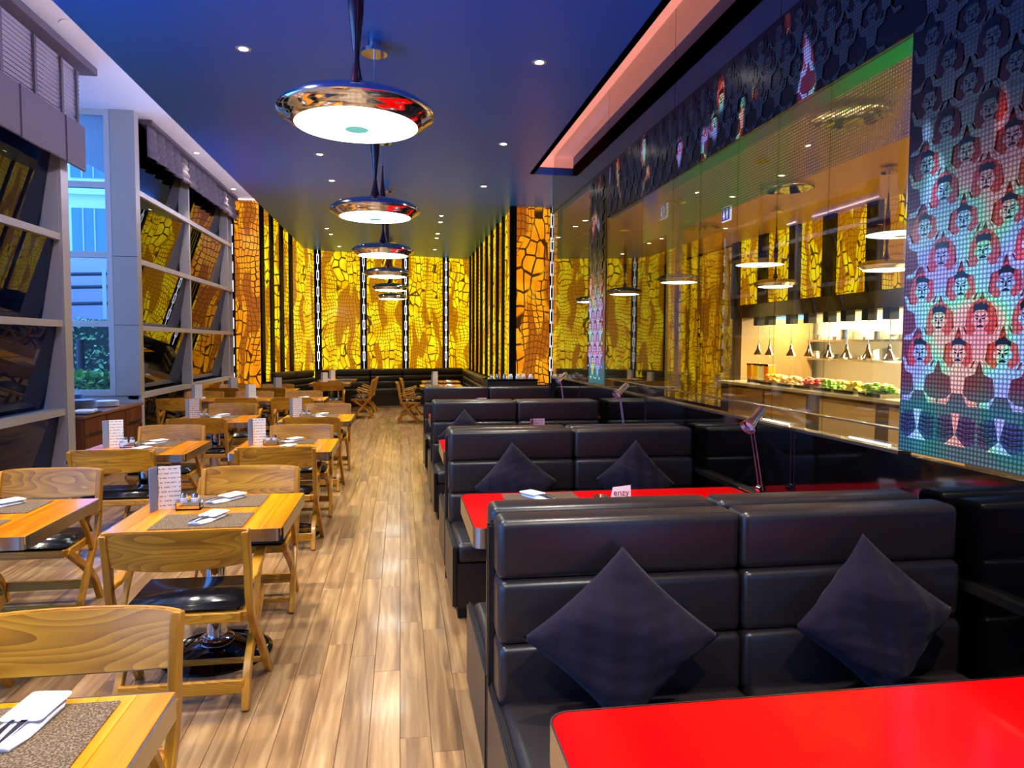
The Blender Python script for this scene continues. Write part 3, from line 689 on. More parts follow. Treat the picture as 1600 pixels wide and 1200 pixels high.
def pendant(x, y, lab, light=True):
    t = thing('pendant_lamp', lab, 'pendant lamp', (x, y, 2.62), group='saucer pendant lamps')
    for k, n, m in (('dish', 'dish', M_chrome), ('diff', 'diffuser', M_disc), ('ring', 'centre_ring', M_ring), ('stem', 'stem', M_stem), ('rod', 'rod', M_chrome), ('canopy', 'canopy', M_chrome)): ob(n, PM[k], m, t)
pendant(-.19, .85, 'added saucer pendant over the aisle right above the camera, out of frame')  # lamp added behind the view to brighten the near seats
for k, y in enumerate((3.29, 5.62, 8.06, 10.58, 13.3, 15.9)):
    pendant(-.19, y, ['nearest and largest', 'second', 'third', 'fourth', 'fifth', 'farthest'][k] + ' chrome saucer pendant over the aisle with white diffuser and red stem')
for k, y in enumerate((8.28, 11.0)): pendant(6.15, y, ['nearer', 'farther'][k] + ' saucer pendant inside the buffet room behind the glass')

# ================================================================== CHAIRS
CM = {}
def chair_meshes():
    Wd = .285
    # top rail: curved in plan, taller in the middle, lower edge arched
    v, f = [], []; n = 16
    for i in range(n+1):
        u = -1+2*i/n; x = u*(Wd+.012); y = -.30+.035*u*u
        zt = .825-.012*abs(u)**6; zb = .635+.035*(1-u*u)*0+.03*abs(u)**2*0 - .0
        zb = .66 - .02*(1-u*u)
        tk = .014
        v += [(x, y+tk+.02, zb), (x, y+tk*.8-.022, zt), (x, y-tk*.8-.022, zt), (x, y-tk+.02, zb)]
    for i in range(n):
        for k in range(4): l = (k+1) % 4; f.append((i*4+k, i*4+l, i*4+4+l, i*4+4+k))
    f += [(3, 2, 1, 0), tuple(n*4+k for k in range(4))]
    mb = MB().add(v, f); CM['rail'] = mb.mesh('top_rail', True, bevel=.005, seg=2)
    for s in (-1, 1):
        x = s*Wd
        post = crom([(x, -.285, .812), (x, -.25, .66), (x, -.235, .52), (x*1.0, -.17, .38), (x*1.02, -.02, .2), (x*1.05, .13, .0)], 4)
        CM['post%d' % s] = MB().sweep(post, .03, [.05]*6+[.045]*(len(post)-6)).mesh('side_post', True, bevel=.004, seg=1)
        leg = crom([(x*.93, .15, .415), (x*.93, .07, .36), (x*.93, -.06, .27), (x*.93, -.19, .16), (x*.95, -.27, .0)], 4)
        CM['leg%d' % s] = MB().sweep(leg, .034, .042).mesh('rear_leg', True, bevel=.004, seg=1)
        arm = crom([(x, -.245, .56), (x, -.16, .565), (x, -.04, .60), (x, .06, .635)], 4)
        CM['arm%d' % s] = MB().sweep(arm, [.03]*4+[.045]*(len(arm)-4), .026).mesh('arm', True, bevel=.004, seg=1)
        br = crom([(x, .055, .625), (x, -.03, .53), (x, -.1, .42), (x, -.12, .36)], 4)
        CM['brace%d' % s] = MB().sweep(br, .026, .024).mesh('arm_brace', True, bevel=.003, seg=1)
    CM['seat'] = None
    pts = [(-.25, -.22), (.25, -.22), (.27, .18), (-.27, .18)]
    bm = bmesh.new(); vs = [bm.verts.new((a, b, .425)) for a, b in pts]; fc = bm.faces.new(vs)
    e = bmesh.ops.extrude_face_region(bm, geom=[fc]); bmesh.ops.translate(bm, vec=(0, 0, .045), verts=[q for q in e['geom'] if isinstance(q, bmesh.types.BMVert)])
    bmesh.ops.recalc_face_normals(bm, faces=bm.faces)
    bmesh.ops.bevel(bm, geom=list(bm.edges), offset=.02, segments=3, affect='EDGES'); me = bpy.data.meshes.new('seat'); bm.to_mesh(me); bm.free()
    for p in me.polygons: p.use_smooth = True
    CM['seat'] = me
    CM['frame'] = MB().rng(-.25, .25, -.235, -.205, .385, .43).rng(-.26, .26, .145, .175, .385, .43).rng(-.275, -.245, -.22, .16, .385, .43).rng(.245, .275, -.22, .16, .385, .43).mesh('seat_frame', bevel=.004, seg=1)
    CM['str'] = MB().rng(-.26, .26, -.25, -.228, .07, .13).mesh('stretcher', bevel=.003, seg=1)
    CM['str2'] = MB().rng(-.28, .28, .08, .10, .06, .085).mesh('front_stretcher', bevel=.003, seg=1)
chair_meshes()
def chair(x, y, rotz, lab):
    t = thing('dining_chair', lab, 'chair', (x, y, 0), rotz, 'bentwood dining chairs')
    ob('backrest', CM['rail'], M_chair, t); ob('seat', CM['seat'], M_vinyl, t); ob('seat_frame', CM['frame'], M_chair, t)
    for s in (-1, 1):
        ob('side_post', CM['post%d' % s], M_chairv, t); ob('leg', CM['leg%d' % s], M_chairv, t)
        ob('arm', CM['arm%d' % s], M_chairv, t); ob('arm_brace', CM['brace%d' % s], M_chairv, t)
    ob('stretcher', CM['str'], M_chair, t); ob('stretcher', CM['str2'], M_chair, t)
    return t
# ================================================================== WOODEN TABLES
TM = {}
def table(xc, yc, w, d, lab, nb=9, base=True):
    t = thing('wooden_table', lab, 'table', (xc, yc, 0), 0, 'beech dining tables')
    key = (w, d)
    if key not in TM:
        outer = rrect(-w/2, w/2, -d/2, d/2, .03); inner = rrect(-w/2+.006, w/2-.006, -d/2+.006, d/2-.006, .026)
        n = len(outer); v = [(a, b, z) for z in (.69, .749) for a, b in outer] + [(a, b, z) for z in (.749, .69) for a, b in inner]; f = []
        for i in range(n):
            j = (i+1) % n
            f += [(i, j, n+j, n+i), (n+i, n+j, 2*n+j, 2*n+i), (2*n+i, 2*n+j, 3*n+j, 3*n+i), (3*n+i, 3*n+j, j, i)]
        band = mesh_from('edge_band', v, f)
        bw = (w-.014)/nb
        TM[key] = (band, MB().rng(-bw/2+.0004, bw/2-.0004, -d/2+.007, d/2-.007, .712, .75).mesh('board', bevel=.0008, seg=1), bw, MB().rng(-w/2+.02, w/2-.02, -d/2+.02, d/2-.02, .695, .712).mesh('underside'))
    band, board, bw, und = TM[key]
    ob('edge_band', band, M_steel, t); ob('underside', und, M_cab, t)
    for k in range(nb): ob('board', board, M_tabletop, t, (-w/2+.007+bw*(k+.5), 0, 0))
    ob('pedestal', TM.setdefault('ped', MB().lathe([(.05, .05), (.05, .66), (.12, .695)], 24).lathe([(.085, .06), (.085, .09), (.07, .1), (.05, .1)], 24).mesh('pedestal', True)), M_chrome, t)
    ob('base', TM.setdefault('base', MB().lathe([(.275, 0), (.275, .012), (.255, .022), (.25, .018), (.215, .03), (.21, .026), (.16, .042), (.155, .038), (.09, .062), (0, .065)], 40).mesh('base', True)), mat('base_black_chrome', '#3a3a40', .1, 1.), t)
    return t
mat_me = MB().prism(rrect(-.21, .21, -.145, .145, .006), 0, .003).mesh('placemat')
def placemat(x, y, z, lab, rot=0.): thing('placemat', lab, 'placemat', (x, y, z), rot, 'woven placemats', mat_me, M_mat)
def nap_mesh():
    v, f = [], []; nu, nv = 8, 12
    for j in range(nv+1):
        for i in range(nu+1):
            u = -1+2*i/nu; w = j/nv; wd = .045*(1-.25*max(0, .25-w)/.25) if w < .25 else .045
            if w > .85: wd *= 1-.3*(w-.85)/.15
            v.append((u*wd, -.11+.22*w, .006+.010*(1-u**4)+.002*math.sin(w*9+u*2)))
    for j in range(nv):
        for i in range(nu): q = j*(nu+1)+i; f.append((q, q+1, q+nu+2, q+nu+1))
    k = len(v); m = (nu+1)
    v += [(a, b, .0005) for a, b, c in v[:k]]
    f += [tuple(i+k for i in q[::-1]) for q in f]
    edge = [i for i in range(m)] + [j*m+nu for j in range(1, nv+1)] + [nv*m+i for i in range(nu-1, -1, -1)] + [j*m for j in range(nv-1, 0, -1)]
    for a, b in zip(edge, edge[1:]+edge[:1]): f.append((a, b, b+k, a+k))
    return mesh_from('cloth', v, f, True)
NAP = nap_mesh()
fork = MB().sweep([(-.012, -.1, .02), (-.012, -.02, .022), (-.012, .02, .02)], [.02, .008, .008], .003)
for q in range(4): fork.rng(-.0215+q*.0055, -.0185+q*.0055, -.13, -.1, .0185, .021)
FORK = fork.mesh('fork'); KNIFE = MB().sweep([(.013, -.12, .019), (.013, -.03, .022), (.013, .02, .02)], [.006, .016, .01], .003).mesh('knife')
FOLD = MB().prism(rrect(-.047, .047, -.02, .112, .012), .018, .024).mesh('pocket_fold', bevel=.002, seg=1)
def napkin(x, y, z, rot, lab, detail=True):
    t = thing('napkin', lab, 'napkin', (x, y, z), rot, 'folded napkins with cutlery')
    ob('cloth', NAP, M_fabricwhite, t)
    ob('fork', FORK, M_chrome, t); ob('knife', KNIFE, M_chrome, t)
    if detail: ob('pocket_fold', FOLD, M_fabricwhite, t)
CARD = MB().sweep([(.0, .03, .0), (.0, .03, .225)], .11, .004).mesh('page')
CARDB = MB().rng(-.057, -.053, -.045, .032, 0, .225).mesh('cover')
def menu(x, y, z, rot, lab):
    t = thing('menu_stand', lab, 'menu', (x, y, z), rot, 'folded table menus')
    ob('page', MENUP, M_menu, t); ob('cover', MENUC, M_bluepaper, t)
MENUP = MB().rng(-.05, .055, -.002, .002, 0, .225).add([], []).mesh('page')
MENUC = MB().box((-.072, -.025, .1125), (.004, .07, .225), (0, 0, -.5)).mesh('cover')
def condiment(x, y, z, lab):
    t = thing('condiment_set', lab, 'condiments', (x, y, z))
    ob('holder', MB().rng(-.06, .06, -.03, .03, 0, .006).rng(-.06, -.056, -.03, .03, 0, .045).rng(.056, .06, -.03, .03, 0, .045).rng(-.06, .06, -.03, -.027, .0, .04).rng(-.06, .06, .027, .03, 0, .04).mesh('holder'), M_chrome, t)
    for s in (-1, 1):
        sh = ob('shaker', MB().lathe([(0, .006), (.019, .006), (.02, .06), (.014, .066), (0, .066)], 16).mesh('shaker', True), M_platew, t, (s*.028, 0, 0))
        ob('cap', MB().lathe([(.019, .06), (.018, .078), (0, .084)], 16).mesh('cap', True), M_chrome, sh)
AX, BX = -.95, -2.08
TW, TD = .8, .8
rows = [1.43, 3.8, 6.16, 8.4]
rn = ['first', 'second', 'third', 'fourth']
col_lab = {AX: 'aisle', BX: 'window'}
for cx, cl in ((AX, 'aisle'), (BX, 'window')):
    for r, yc in enumerate(rows):
        if cx == BX and r == 0: continue
        q = {('aisle', 0): 'nearest aisle side', ('aisle', 1): 'second aisle side', ('aisle', 2): 'third aisle side', ('aisle', 3): 'fourth aisle side', ('window', 1): 'nearest window side', ('window', 2): 'second window side', ('window', 3): 'third window side'}[(cl, r)]
        wd = TW if cx == AX else .86
        table(cx, yc, wd, TD, 'square beech table with steel edge, %s table' % q)
        ns = [2.23, 4.73, 7.1, 9.55][r] if cx == AX else [0, 4.79, 7.17, 9.65][r]
        chair(cx-(0 if cx == AX else .08), ns-.30, PI, 'bentwood armchair on the far side of the %s table' % q)
        if r > 0:
            ss = [0, 3.14, 5.58, 7.80][r]
            chair(cx-(0 if cx == AX else .04), ss+.30, 0, 'bentwood armchair on the near side of the %s table, back turned to view' % q)
        placemat(cx+(.07 if r == 0 else 0), yc+.215, .751, 'woven placemat at the far place of the %s table' % q)
        if r: placemat(cx, yc-.215, .751, 'woven placemat at the near place of the %s table' % q)
        napkin(cx+(.11 if r == 0 else -.0), yc+(.27 if r == 0 else .24), .755, -.6 if r else -.1, 'folded napkin with cutlery at the far place of the %s table' % q)
        if r: napkin(cx+.02, yc-.2, .755, -.35, 'folded napkin with cutlery at the near place of the %s table' % q)
        if r:
            menu(cx-.24, yc+.07, .751, .25, 'white and blue folded menu standing on the %s table' % q)
            condiment(cx-.14, yc+.06, .751, 'chrome condiment holder beside the menu on the %s table' % q)
# rows four and five, pushed together by the far windows
for r, (yc, xs, sy, ny) in enumerate(((11.3, (-3.08, -2.3, -1.52), 10.6, 12.08), (13.5, (-3.05, -2.27), 12.92, 14.1))):
    rw = ('middle', 'rear')[r]
    for k, x in enumerate(xs):
        pos = ('window end', 'centre', 'aisle end')[k] if r == 0 else ('window end', 'aisle end')[k]
        table(x, yc, .76, .74, 'beech table at the %s of the %s table row by the far windows' % (pos, rw))
        chair(x-.04, sy+.3, 0, 'bentwood armchair on the near side at the %s of the %s far table row' % (pos, rw))
        chair(x-.06, ny-.3, PI, 'bentwood armchair on the far side at the %s of the %s far table row' % (pos, rw))
        placemat(x, yc-.2, .751, 'placemat at the near place, %s of the %s far table row' % (pos, rw))
        napkin(x, yc+.2, .752, -.5, 'napkin at the far place, %s of the %s far table row' % (pos, rw), False)
    for k, x in enumerate(xs[:2]): menu(x+.05, yc, .751, .2, 'folded menu on the %s table of the %s far table row' % (('window end', 'next')[k], rw))
# tables at the back bench
for k, (x, y, w_, d_) in enumerate(((-1.5, 15.75, .86, .8), (-1.46, 17.1, .86, .8), (.82, 14.6, .86, .8), (.9, 16.2, .86, .8))):
    q = ('near left', 'far left', 'near right', 'far right')[k]
    table(x, y, w_, d_, 'beech table at the %s of the back bench seating' % q)
    for j, dy in enumerate((-.17, .17)):
        s = 1 if k < 2 else -1
        placemat(x+s*.19, y+dy*1.2, .751, '%s placemat on the %s table by the back bench' % (('nearer', 'farther')[j], q), PI/2)
        napkin(x-s*.2, y+dy, .751, .3, '%s napkin on the %s table by the back bench' % (('nearer', 'farther')[j], q), False)
    menu(x-.12, y+.02, .751, .1, 'pale menu standing on the %s table by the back bench' % q)
    if k < 2: chair(x+.62, y-.1, PI/2, 'bentwood armchair seen side on beside the %s table by the back bench' % q)
    else: chair(x-.6, y+.05, -PI/2, 'bentwood armchair seen side on beside the %s table by the back bench' % q)
chair(-1.45, 15.02, 0, 'bentwood armchair at the near end of the left back bench tables')

# ================================================================== BACK BENCH
def bench(p0, p1, lab, n, inward=-1, depth=.6):
    a, b = Vector((*p0, 0)), Vector((*p1, 0)); d = b-a; L = d.length; ang = math.atan2(d.y, d.x); s = inward
    t = thing('upholstered_bench', lab, 'bench', (a.x, a.y, 0), ang)
    ob('base', bx(0, L, min(s*.02, s*depth), max(s*.02, s*depth), 0, .36), M_leather, t)
    ob('plinth', bx(.01, L-.01, min(s*(depth+.004), s*(depth-.02)), max(s*(depth+.004), s*(depth-.02)), 0, .05), M_steel, t)
    w = L/n
    for k in range(n):
        c = (k+.5)*w
        ob('seat_cushion', cushion(w-.008, depth-.05, .12, .03), M_leather, t, (c, s*(depth/2+.06), .42))
        for j, (z, hh) in enumerate(((.56, .19), (.72, .15), (.88, .17))): ob('back_roll', cushion(w-.008, .14, hh, .045), M_leather, t, (c, s*.1, z))
bench((BL[0]+.5, BL[1]-.06), (BR[0]-.24, BR[1]-.22), 'long black leather bench along the back wall below the yellow panels', 4)
bench((-2.85, 16.05), (-2.2, 17.65), 'black leather bench along the angled left wall of the back corner', 2, -1, .5)
bench((1.735, 18.2), (1.735, 12.4), 'black leather bench along the finned right wall', 4, -1, .55)

# ================================================================== BOOTHS
SW = XM-.31-.038
SEG = SW/2
def sofa(y, face, lab, seatd=.62):
    """face=-1: sits facing the camera; y is the mid plane behind the back"""
    t = thing('booth_sofa', lab, 'booth sofa', (.31, y, 0), 0, 'black leather booth sofas'); s = face
    def yr(a, b): return min(s*a, s*b), max(s*a, s*b)
    ob('back_shell', bx(-.012, SW, *yr(.0, .035), 0, 1.0, bevel=.012, smooth=True), M_leather, t)
    ob('base', bx(0.01, SW, *yr(.03, .19+seatd), .07, .33), M_leather, t)
    ob('kick_plate', bx(0.02, SW, *yr(.05, .16+seatd), 0, .07), M_black, t)
    ob('side_panel', bx(-.015, .012, *yr(.03, .2+seatd), .07, .44, bevel=.01, smooth=True), M_leather, t)
    for k in range(2):
        c = SEG*(k+.5)
        ob('seat_cushion', cushion(SEG-.006, seatd+.04, .13, .045), M_leather, t, (c, s*(.17+seatd/2), .385))
        for j, (z, hh, yy, th) in enumerate(((.525, .215, .115, .17), (.735, .215, .105, .16), (.94, .205, .095, .14))):
            ob('back_roll', cushion(SEG-.005, th, hh-.001, .03), M_leather, t, (c, s*yy, z))
PAIR = [2.42, 4.80, 7.17, 9.5]
for k, y in enumerate(PAIR):
    sofa(y, -1, ['nearest', 'second', 'third', 'farthest'][k] + ' black leather booth sofa facing the camera', .55)
    if k < 3: sofa(y+.002, 1, 'black leather booth sofa facing away, behind the %s camera facing sofa' % ['nearest', 'second', 'third'][k], .55)
# red tables
def red_table(yc, lab):
    x0, x1, d = .335, XM-.045, .78
    t = thing('red_table', lab, 'table', (0, yc, 0), 0, 'red topped booth tables')
    ob('top', MB().prism(rrect(x0+.006, x1-.006, -d/2+.006, d/2-.006, .05, 7), .742, .7515).mesh('top', bevel=.001, seg=1), M_red, t)
    ob('core', MB().prism(rrect(x0+.004, x1-.004, -d/2+.004, d/2-.004, .05, 7), .655, .742).mesh('core'), M_black, t)
    o_ = rrect(x0, x1, -d/2, d/2, .055, 7); n = len(o_); i_ = rrect(x0+.005, x1-.005, -d/2+.005, d/2-.005, .05, 7)
    v = [(a, b, .655) for a, b in o_] + [(a, b, .752) for a, b in o_] + [(a, b, .752) for a, b in i_]; f = []
    for i in range(n): j = (i+1) % n; f += [(i, j, n+j, n+i), (n+i, n+j, 2*n+j, 2*n+i)]
    ob('edge_band', mesh_from('edge_band', v, f), M_steel, t)
    for px in (.75, 1.6):
        ob('pedestal', MB().lathe([(.045, .02), (.045, .655)], 20, (px, 0, 0)).mesh('pedestal', True), M_chrome, t)
        ob('foot', MB().lathe([(.2, 0), (.2, .01), (.05, .03)], 28, (px, 0, 0)).mesh('foot', True), M_chrome, t)
RT = [1.2, 3.645, 5.99, 8.36]
for k, y in enumerate(RT): red_table(y, ORD[k].replace('nearest', 'nearest').capitalize().lower() + ' red laminate booth table with steel edge')
for k, y in enumerate(RT[1:], 1):
    placemat(.78, y+.2, .7525, 'woven placemat on the %s red table, far side aisle end' % ORD[k])
    napkin(.76, y+.22, .756, .55, 'folded napkin with cutlery on the %s red table' % ORD[k])
menu(1.17, 5.95, .7525, .1, 'small white and violet menu standing on the third red table')
menu(.95, 8.3, .7525, .1, 'small white menu standing on the fourth red table')
# white lettered stand on the second red table
t = thing('table_tent', 'small white lettered table tent on the second red table', 'table tent', (1.22, 3.8, .7525))
ob('card', MB().add([(-.055, -.02, 0), (.055, -.02, 0), (.06, 0, .075), (-.045, 0, .065), (-.05, .02, 0), (.05, .02, 0)], [(0, 1, 2, 3), (3, 2, 5, 4), (0, 3, 4), (1, 5, 2), (0, 4, 5, 1)]).mesh('card'), M_paper, t)
cu = bpy.data.curves.new('lettering', 'FONT'); cu.body = 'enzy'; cu.size = .05; cu.extrude = .0005
tx = bpy.data.objects.new('lettering_tmp', cu); COL.objects.link(tx)
dg = bpy.context.evaluated_depsgraph_get(); tme = bpy.data.meshes.new_from_object(tx.evaluated_get(dg)); bpy.data.objects.remove(tx)
ob('lettering', tme, mat('lettering_red', '#a02030', .5), t, (-.045, -.0165, .02), (1.3, 0, 0))
t = thing('ring_dish', 'small brown dish beside the lettered table tent', 'dish', (1.1, 3.78, .7525), me=MB().lathe([(0, 0), (.03, 0), (.045, .022), (.042, .022), (.028, .004), (0, .004)], 20).mesh('dish', True), m=mat('brown_glaze', '#6a4020', .2))

# pillows
def pillow_mesh(size, thick, seed, spin=0., sq=(1., 1.)):
    r = random.Random(seed); n = 26; v, f = [], []
    ph = [r.uniform(0, 6) for _ in range(8)]
    for side in (1, -1):
        for j in range(n+1):
            for i in range(n+1):
                u, w = -1+2*i/n, -1+2*j/n
                a = max(0, 1-abs(u)**2.6)**.6*max(0, 1-abs(w)**2.6)**.6
                pin = 1-.10*(1-u*u)*abs(w)**3*0
                x = u*(1-.10*(1-w*w)*0 - .07*(1-abs(w)**2)*abs(u)**4)*size/2
                y = w*(1-.07*(1-abs(u)**2)*abs(w)**4)*size/2
                edge = (1-a)
                dn = max(0., -(u+w)/2); wr = .009*math.sin(5*u+2*w+ph[0]) + .006*math.sin(9*(u-w)+ph[2]+2*u*w) + (.002+.008*dn)*math.sin(15*(u+w)+3*math.sin(2*(u-w)+ph[3])+ph[4])
                z = side*(thick/2*a + wr*min(1, a*1.5)*1.0)
                ca, sa = math.cos(PI/4+spin), math.sin(PI/4+spin)
                v.append(((x*ca-y*sa)*sq[0], (x*sa+y*ca)*sq[1], z))
    m = n+1
    for s in range(2):
        for j in range(n):
            for i in range(n):
                q = s*m*m+j*m+i; f.append((q, q+1, q+m+1, q+m) if s == 0 else (q, q+m, q+m+1, q+1))
    me = bpy.data.meshes.new('pillow'); me.from_pydata(v, [], f); me.update()
    bm = bmesh.new(); bm.from_mesh(me); bmesh.ops.remove_doubles(bm, verts=bm.verts, dist=.0008); bmesh.ops.recalc_face_normals(bm, faces=bm.faces); bm.to_mesh(me); bm.free()
    for p in me.polygons: p.use_smooth = True
    return me
def pillow(x, y, z, size, spin, lean, lab, seed, turn=0., sq=(1., 1.)):
    # stands on one corner against the sofa back
    o = thing('throw_pillow', lab, 'pillow', (x, y, z), me=pillow_mesh(size, .15, seed, spin, sq), m=M_pillow)
    o.rotation_mode = 'XYZ'
    mtx = Matrix.Rotation(turn, 4, 'Z') @ Matrix.Rotation(PI/2-lean, 4, 'X')
    o.rotation_euler = mtx.to_euler(); o['group'] = 'dark throw pillows'
pillow(.70, 2.42-.29, .685, .43, -.05, .25, 'dark navy throw pillow on the left of the nearest booth sofa', 1, sq=(1.08, .93))
pillow(1.59, 2.42-.29, .695, .42, .05, .22, 'dark plum throw pillow on the right of the nearest booth sofa', 2, sq=(1.02, .96))
pillow(.74, 4.80-.29, .70, .40, .06, .24, 'dark throw pillow on the left of the second booth sofa', 3)
pillow(1.55, 4.80-.29, .70, .40, -.08, .24, 'creased dark throw pillow on the right of the second booth sofa', 4)
pillow(.62, 7.17-.29, .70, .40, .0, .24, 'dark throw pillow on the third booth sofa', 5)

# desk lamps on the ledge
def desk_lamp(y, lab):
    t = thing('desk_lamp', lab, 'desk lamp', (1.96, y, .7525), 0, 'small articulated booth lamps')
    ob('base', MB().lathe([(.045, 0), (.045, .03), (.02, .045), (0, .045)], 20).mesh('base', True), M_blackmetal, t)
    ob('joint', MB().lathe([(.022, -.02), (.022, .02)], 14, (0, 0, .075), 'y').mesh('joint', True), M_chrome, t)
    for s in (-1, 1): ob('arm', MB().tube([(0, s*.02, .07), (-.03, .06+s*.018, .40)], .004, 6).mesh('arm'), mat('lamp_rod_red', '#b06060', .25, .8), t)
    ob('elbow', MB().lathe([(.018, -.028), (.018, .028)], 14, (-.03, .06, .405), 'y').mesh('elbow', True), M_chrome, t)
    hd = ob('head', MB().lathe([(.0, .09), (.022, .085), (.028, .05), (.028, -.02), (.045, -.08), (.042, -.08), (.02, -.02)], 20).mesh('head', True), M_steel, t, (-.02, .05, .46), (0, .95, .5))
    ob('bulb', MB().lathe([(0, -.07), (.025, -.055), (.02, -.02)], 12).mesh('bulb', True), M_platew, hd)
for k, y in enumerate((3.6, 6.0, 8.35)): desk_lamp(y, ['nearest', 'second', 'farthest'][k] + ' chrome desk lamp with red rods on the wall ledge')

# service station beyond the booths
t = thing('service_station', 'dark waist high service station beyond the last booth', 'cabinet', (1.66, 10.75, 0))
ob('body', bx(-.38, .38, -.28, .28, .04, 1.06), M_black, t); ob('top', bx(-.39, .39, -.29, .29, 1.06, 1.09), M_blackgloss, t); ob('door', bx(-.36, -.005, -.292, -.28, .1, 1.0), M_black, t); ob('door', bx(.005, .36, -.292, -.28, .1, 1.0), M_black, t)
for k in range(7):
    thing('cup', 'upturned pale cup on the service station, %s from the left' % ORD[k].replace('nearest', 'first'), 'cup', (1.36+k*.1, 10.62+.06*(k % 2), 1.091), group='cups on the service station',
          me=MB().lathe([(.032, 0), (.034, .02), (.024, .06), (.02, .065), (0, .065)], 16).mesh('cup', True), m=M_platew if k > 2 else M_chrome)

# ================================================================== SIDEBOARD IN THE RECESS
t = thing('sideboard', 'walnut sideboard with doors and drawers standing in the window recess', 'sideboard', (-4.1, 9.3, 0))
ob('carcass', bx(-.6, .6, -.82, .98, 0, .76), M_cab, t)
ob('worktop', bx(-.62, .625, -.84, 1.0, .76, .79), mat('sideboard_top', '#8a5a3c', .25), t)
for k, (a, b) in enumerate(((-.8, -.22), (-.2, .38), (.4, .96))):
    d = ob('drawer', bx(.6, .615, a, b, .56, .74), M_cab, t); ob('pull', bx(.615, .625, a+.1, b-.1, .56, .575), M_black, d)
    d = ob('door', bx(.6, .615, a, b, .05, .53), M_cab, t); ob('pull', bx(.615, .63, b-.08, b-.06, .35, .48), M_steel, d)
def stack(x, y, r, n, m, lab, z0=.791, h=.02):
    s = thing('plate_pile', lab, 'plates', (x, y, z0))
    me = MB().lathe([(0, 0), (r*.65, 0), (r, h*.8), (r*.98, h), (r*.6, h*.4), (0, h*.4)], 24).mesh('plate', True)
    for j in range(n): ob('plate', me, m, s, (0, 0, j*h*.92))
stack(-4.05, 8.75, .17, 12, M_plate, 'tall pile of grey plates at the near end of the sideboard')
stack(-3.78, 9.15, .16, 7, M_plate, 'middle pile of grey plates on the sideboard')
stack(-3.72, 9.7, .15, 4, M_platew, 'low pile of white plates at the far end of the sideboard')
stack(-4.1, 9.55, .17, 9, mat('black_plates', '#15151a', .25), 'pile of black plates at the back of the sideboard')
thing('serving_tray', 'flat black tray lying at the near edge of the sideboard', 'tray', (-3.62, 8.75, .791), me=MB().prism(rrect(-.15, .15, -.2, .2, .03), 0, .015).mesh('tray'), m=M_black)
thing('paper_sheaf', 'stack of white papers on the near edge of the sideboard', 'paper', (-3.6, 8.8, .808), .2, me=bx(-.1, .1, -.15, .15, 0, .02), m=M_paper)

# ================================================================== STREET OUTSIDE THE RECESS WINDOW
struct('ground_outside', bx(-16, -4.2, 10.6, 45, -.3, .3), mat('pavement', '#5a6270', .8), 'pavement outside the recess window', 'ground')
def leafy(name, lab, c, d, n, col):
    t = thing(name, lab, 'hedge', c); mb = MB(); r = random.Random(len(lab))
    for _ in range(n):
        p = Vector((r.uniform(-.5, .5)*d[0], r.uniform(-.5, .5)*d[1], r.random()*d[2])); s = r.uniform(.03, .07)
        a = Vector((r.uniform(-1, 1), r.uniform(-1, 1), r.uniform(-.3, 1))).normalized(); b = a.orthogonal().normalized()
        mb.add([p-a*s, p+b*s*.5, p+a*s, p-b*s*.5], [(0, 1, 2, 3)])
    me = bpy.data.meshes.new('leaves'); me.from_pydata(mb.v, [], mb.f); me.update()
    ob('leaves', me, mat('leaf_'+col.strip('#'), col, .5, bump=(5, .1)), t, kind='stuff')
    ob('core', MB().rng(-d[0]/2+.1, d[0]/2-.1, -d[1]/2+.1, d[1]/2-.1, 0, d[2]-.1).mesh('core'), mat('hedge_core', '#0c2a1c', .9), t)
leafy('clipped_hedge', 'tall blue green hedge behind the recess window', (-6.4, 14.8, .3), (3.2, .9, 1.75), 6000, '#a8d88a')
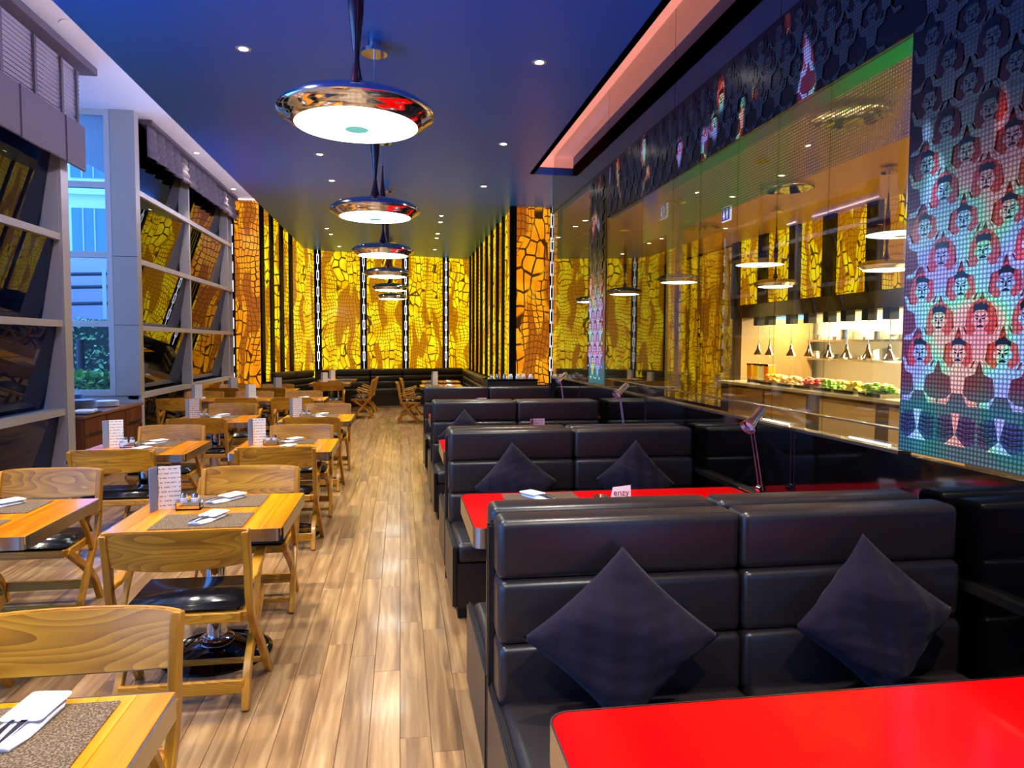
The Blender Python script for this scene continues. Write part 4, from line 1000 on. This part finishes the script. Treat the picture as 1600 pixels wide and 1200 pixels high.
leafy('low_shrub', 'lower dark green shrub just outside the recess window', (-4.75, 11.9, .3), (.6, .6, .85), 1800, '#7ab84a')
t = thing('bollard_post', 'black post rising beside the hedge outside', 'post', (-5.2, 12.6, .3)); ob('shaft', MB().lathe([(.06, 0), (.06, 1.35), (.0, 1.36)], 16).mesh('shaft', True), M_black, t); ob('foot', MB().lathe([(.1, 0), (.1, .05), (.06, .06)], 16).mesh('foot'), M_black, t)
t = thing('white_tank', 'rounded white planter tank outside by the window sill', 'tank', (-5.42, 11.6, .3)); ob('drum', MB().lathe([(0, -.35), (.3, -.34), (.33, -.28), (.33, .28), (.3, .34), (0, .35)], 24, (0, 0, .34), 'y').mesh('drum', True), mat('tank_white', '#c8d2ea', .4), t); ob('band', MB().lathe([(.336, -.02), (.336, .02)], 24, (0, .2, .34), 'y').mesh('band', True), M_darkwall, t)
bd = thing('white_building', 'pale blue lit building with tall windows across the street', 'building', (-14.5, 36, 0))
ob('facade', bx(-7, 7, 0, 6, -.5, 16), mat('facade', '#cfd4de', .8), bd)
for k in range(5):
    for j, z in enumerate((5.6, 9.2, 12.6)):
        xx = -5+k*2.6; wn = ob('window', bx(xx-.75, xx+.75, -.06, .02, z, z+2.2), mat('facade_glass', '#4a78d0', .1), bd)
        for q in (-.25, .25): ob('glazing_bar', bx(xx+q-.03, xx+q+.03, -.1, -.05, z, z+2.2), M_frame, wn)
for z in (4.6, 8.4): ob('ledge', bx(-7.1, 7.1, -.3, 0, z, z+.25), mat('facade', '#cfd4de', .8), bd)
cn = thing('glazed_canopy', 'lilac walkway canopy with railings between hedge and building', 'canopy', (-9.2, 21, 0))
ob('wall', bx(-3.5, 3.5, .6, .8, .3, 4.0), mat('canopy_wall', '#b8a8e0', .6), cn)
for z in (1.9, 2.5, 2.95, 3.3): ob('rail', MB().tube([(-3.5, 0, z), (3.5, 0, z+.25)], .05, 8).mesh('rail'), M_darkwall, cn)
for xx in (-2.8, -1.4, 0, 1.2, 2.4): ob('post', bx(xx-.05, xx+.05, -.05, .05, .3, 3.6), M_frame, cn)
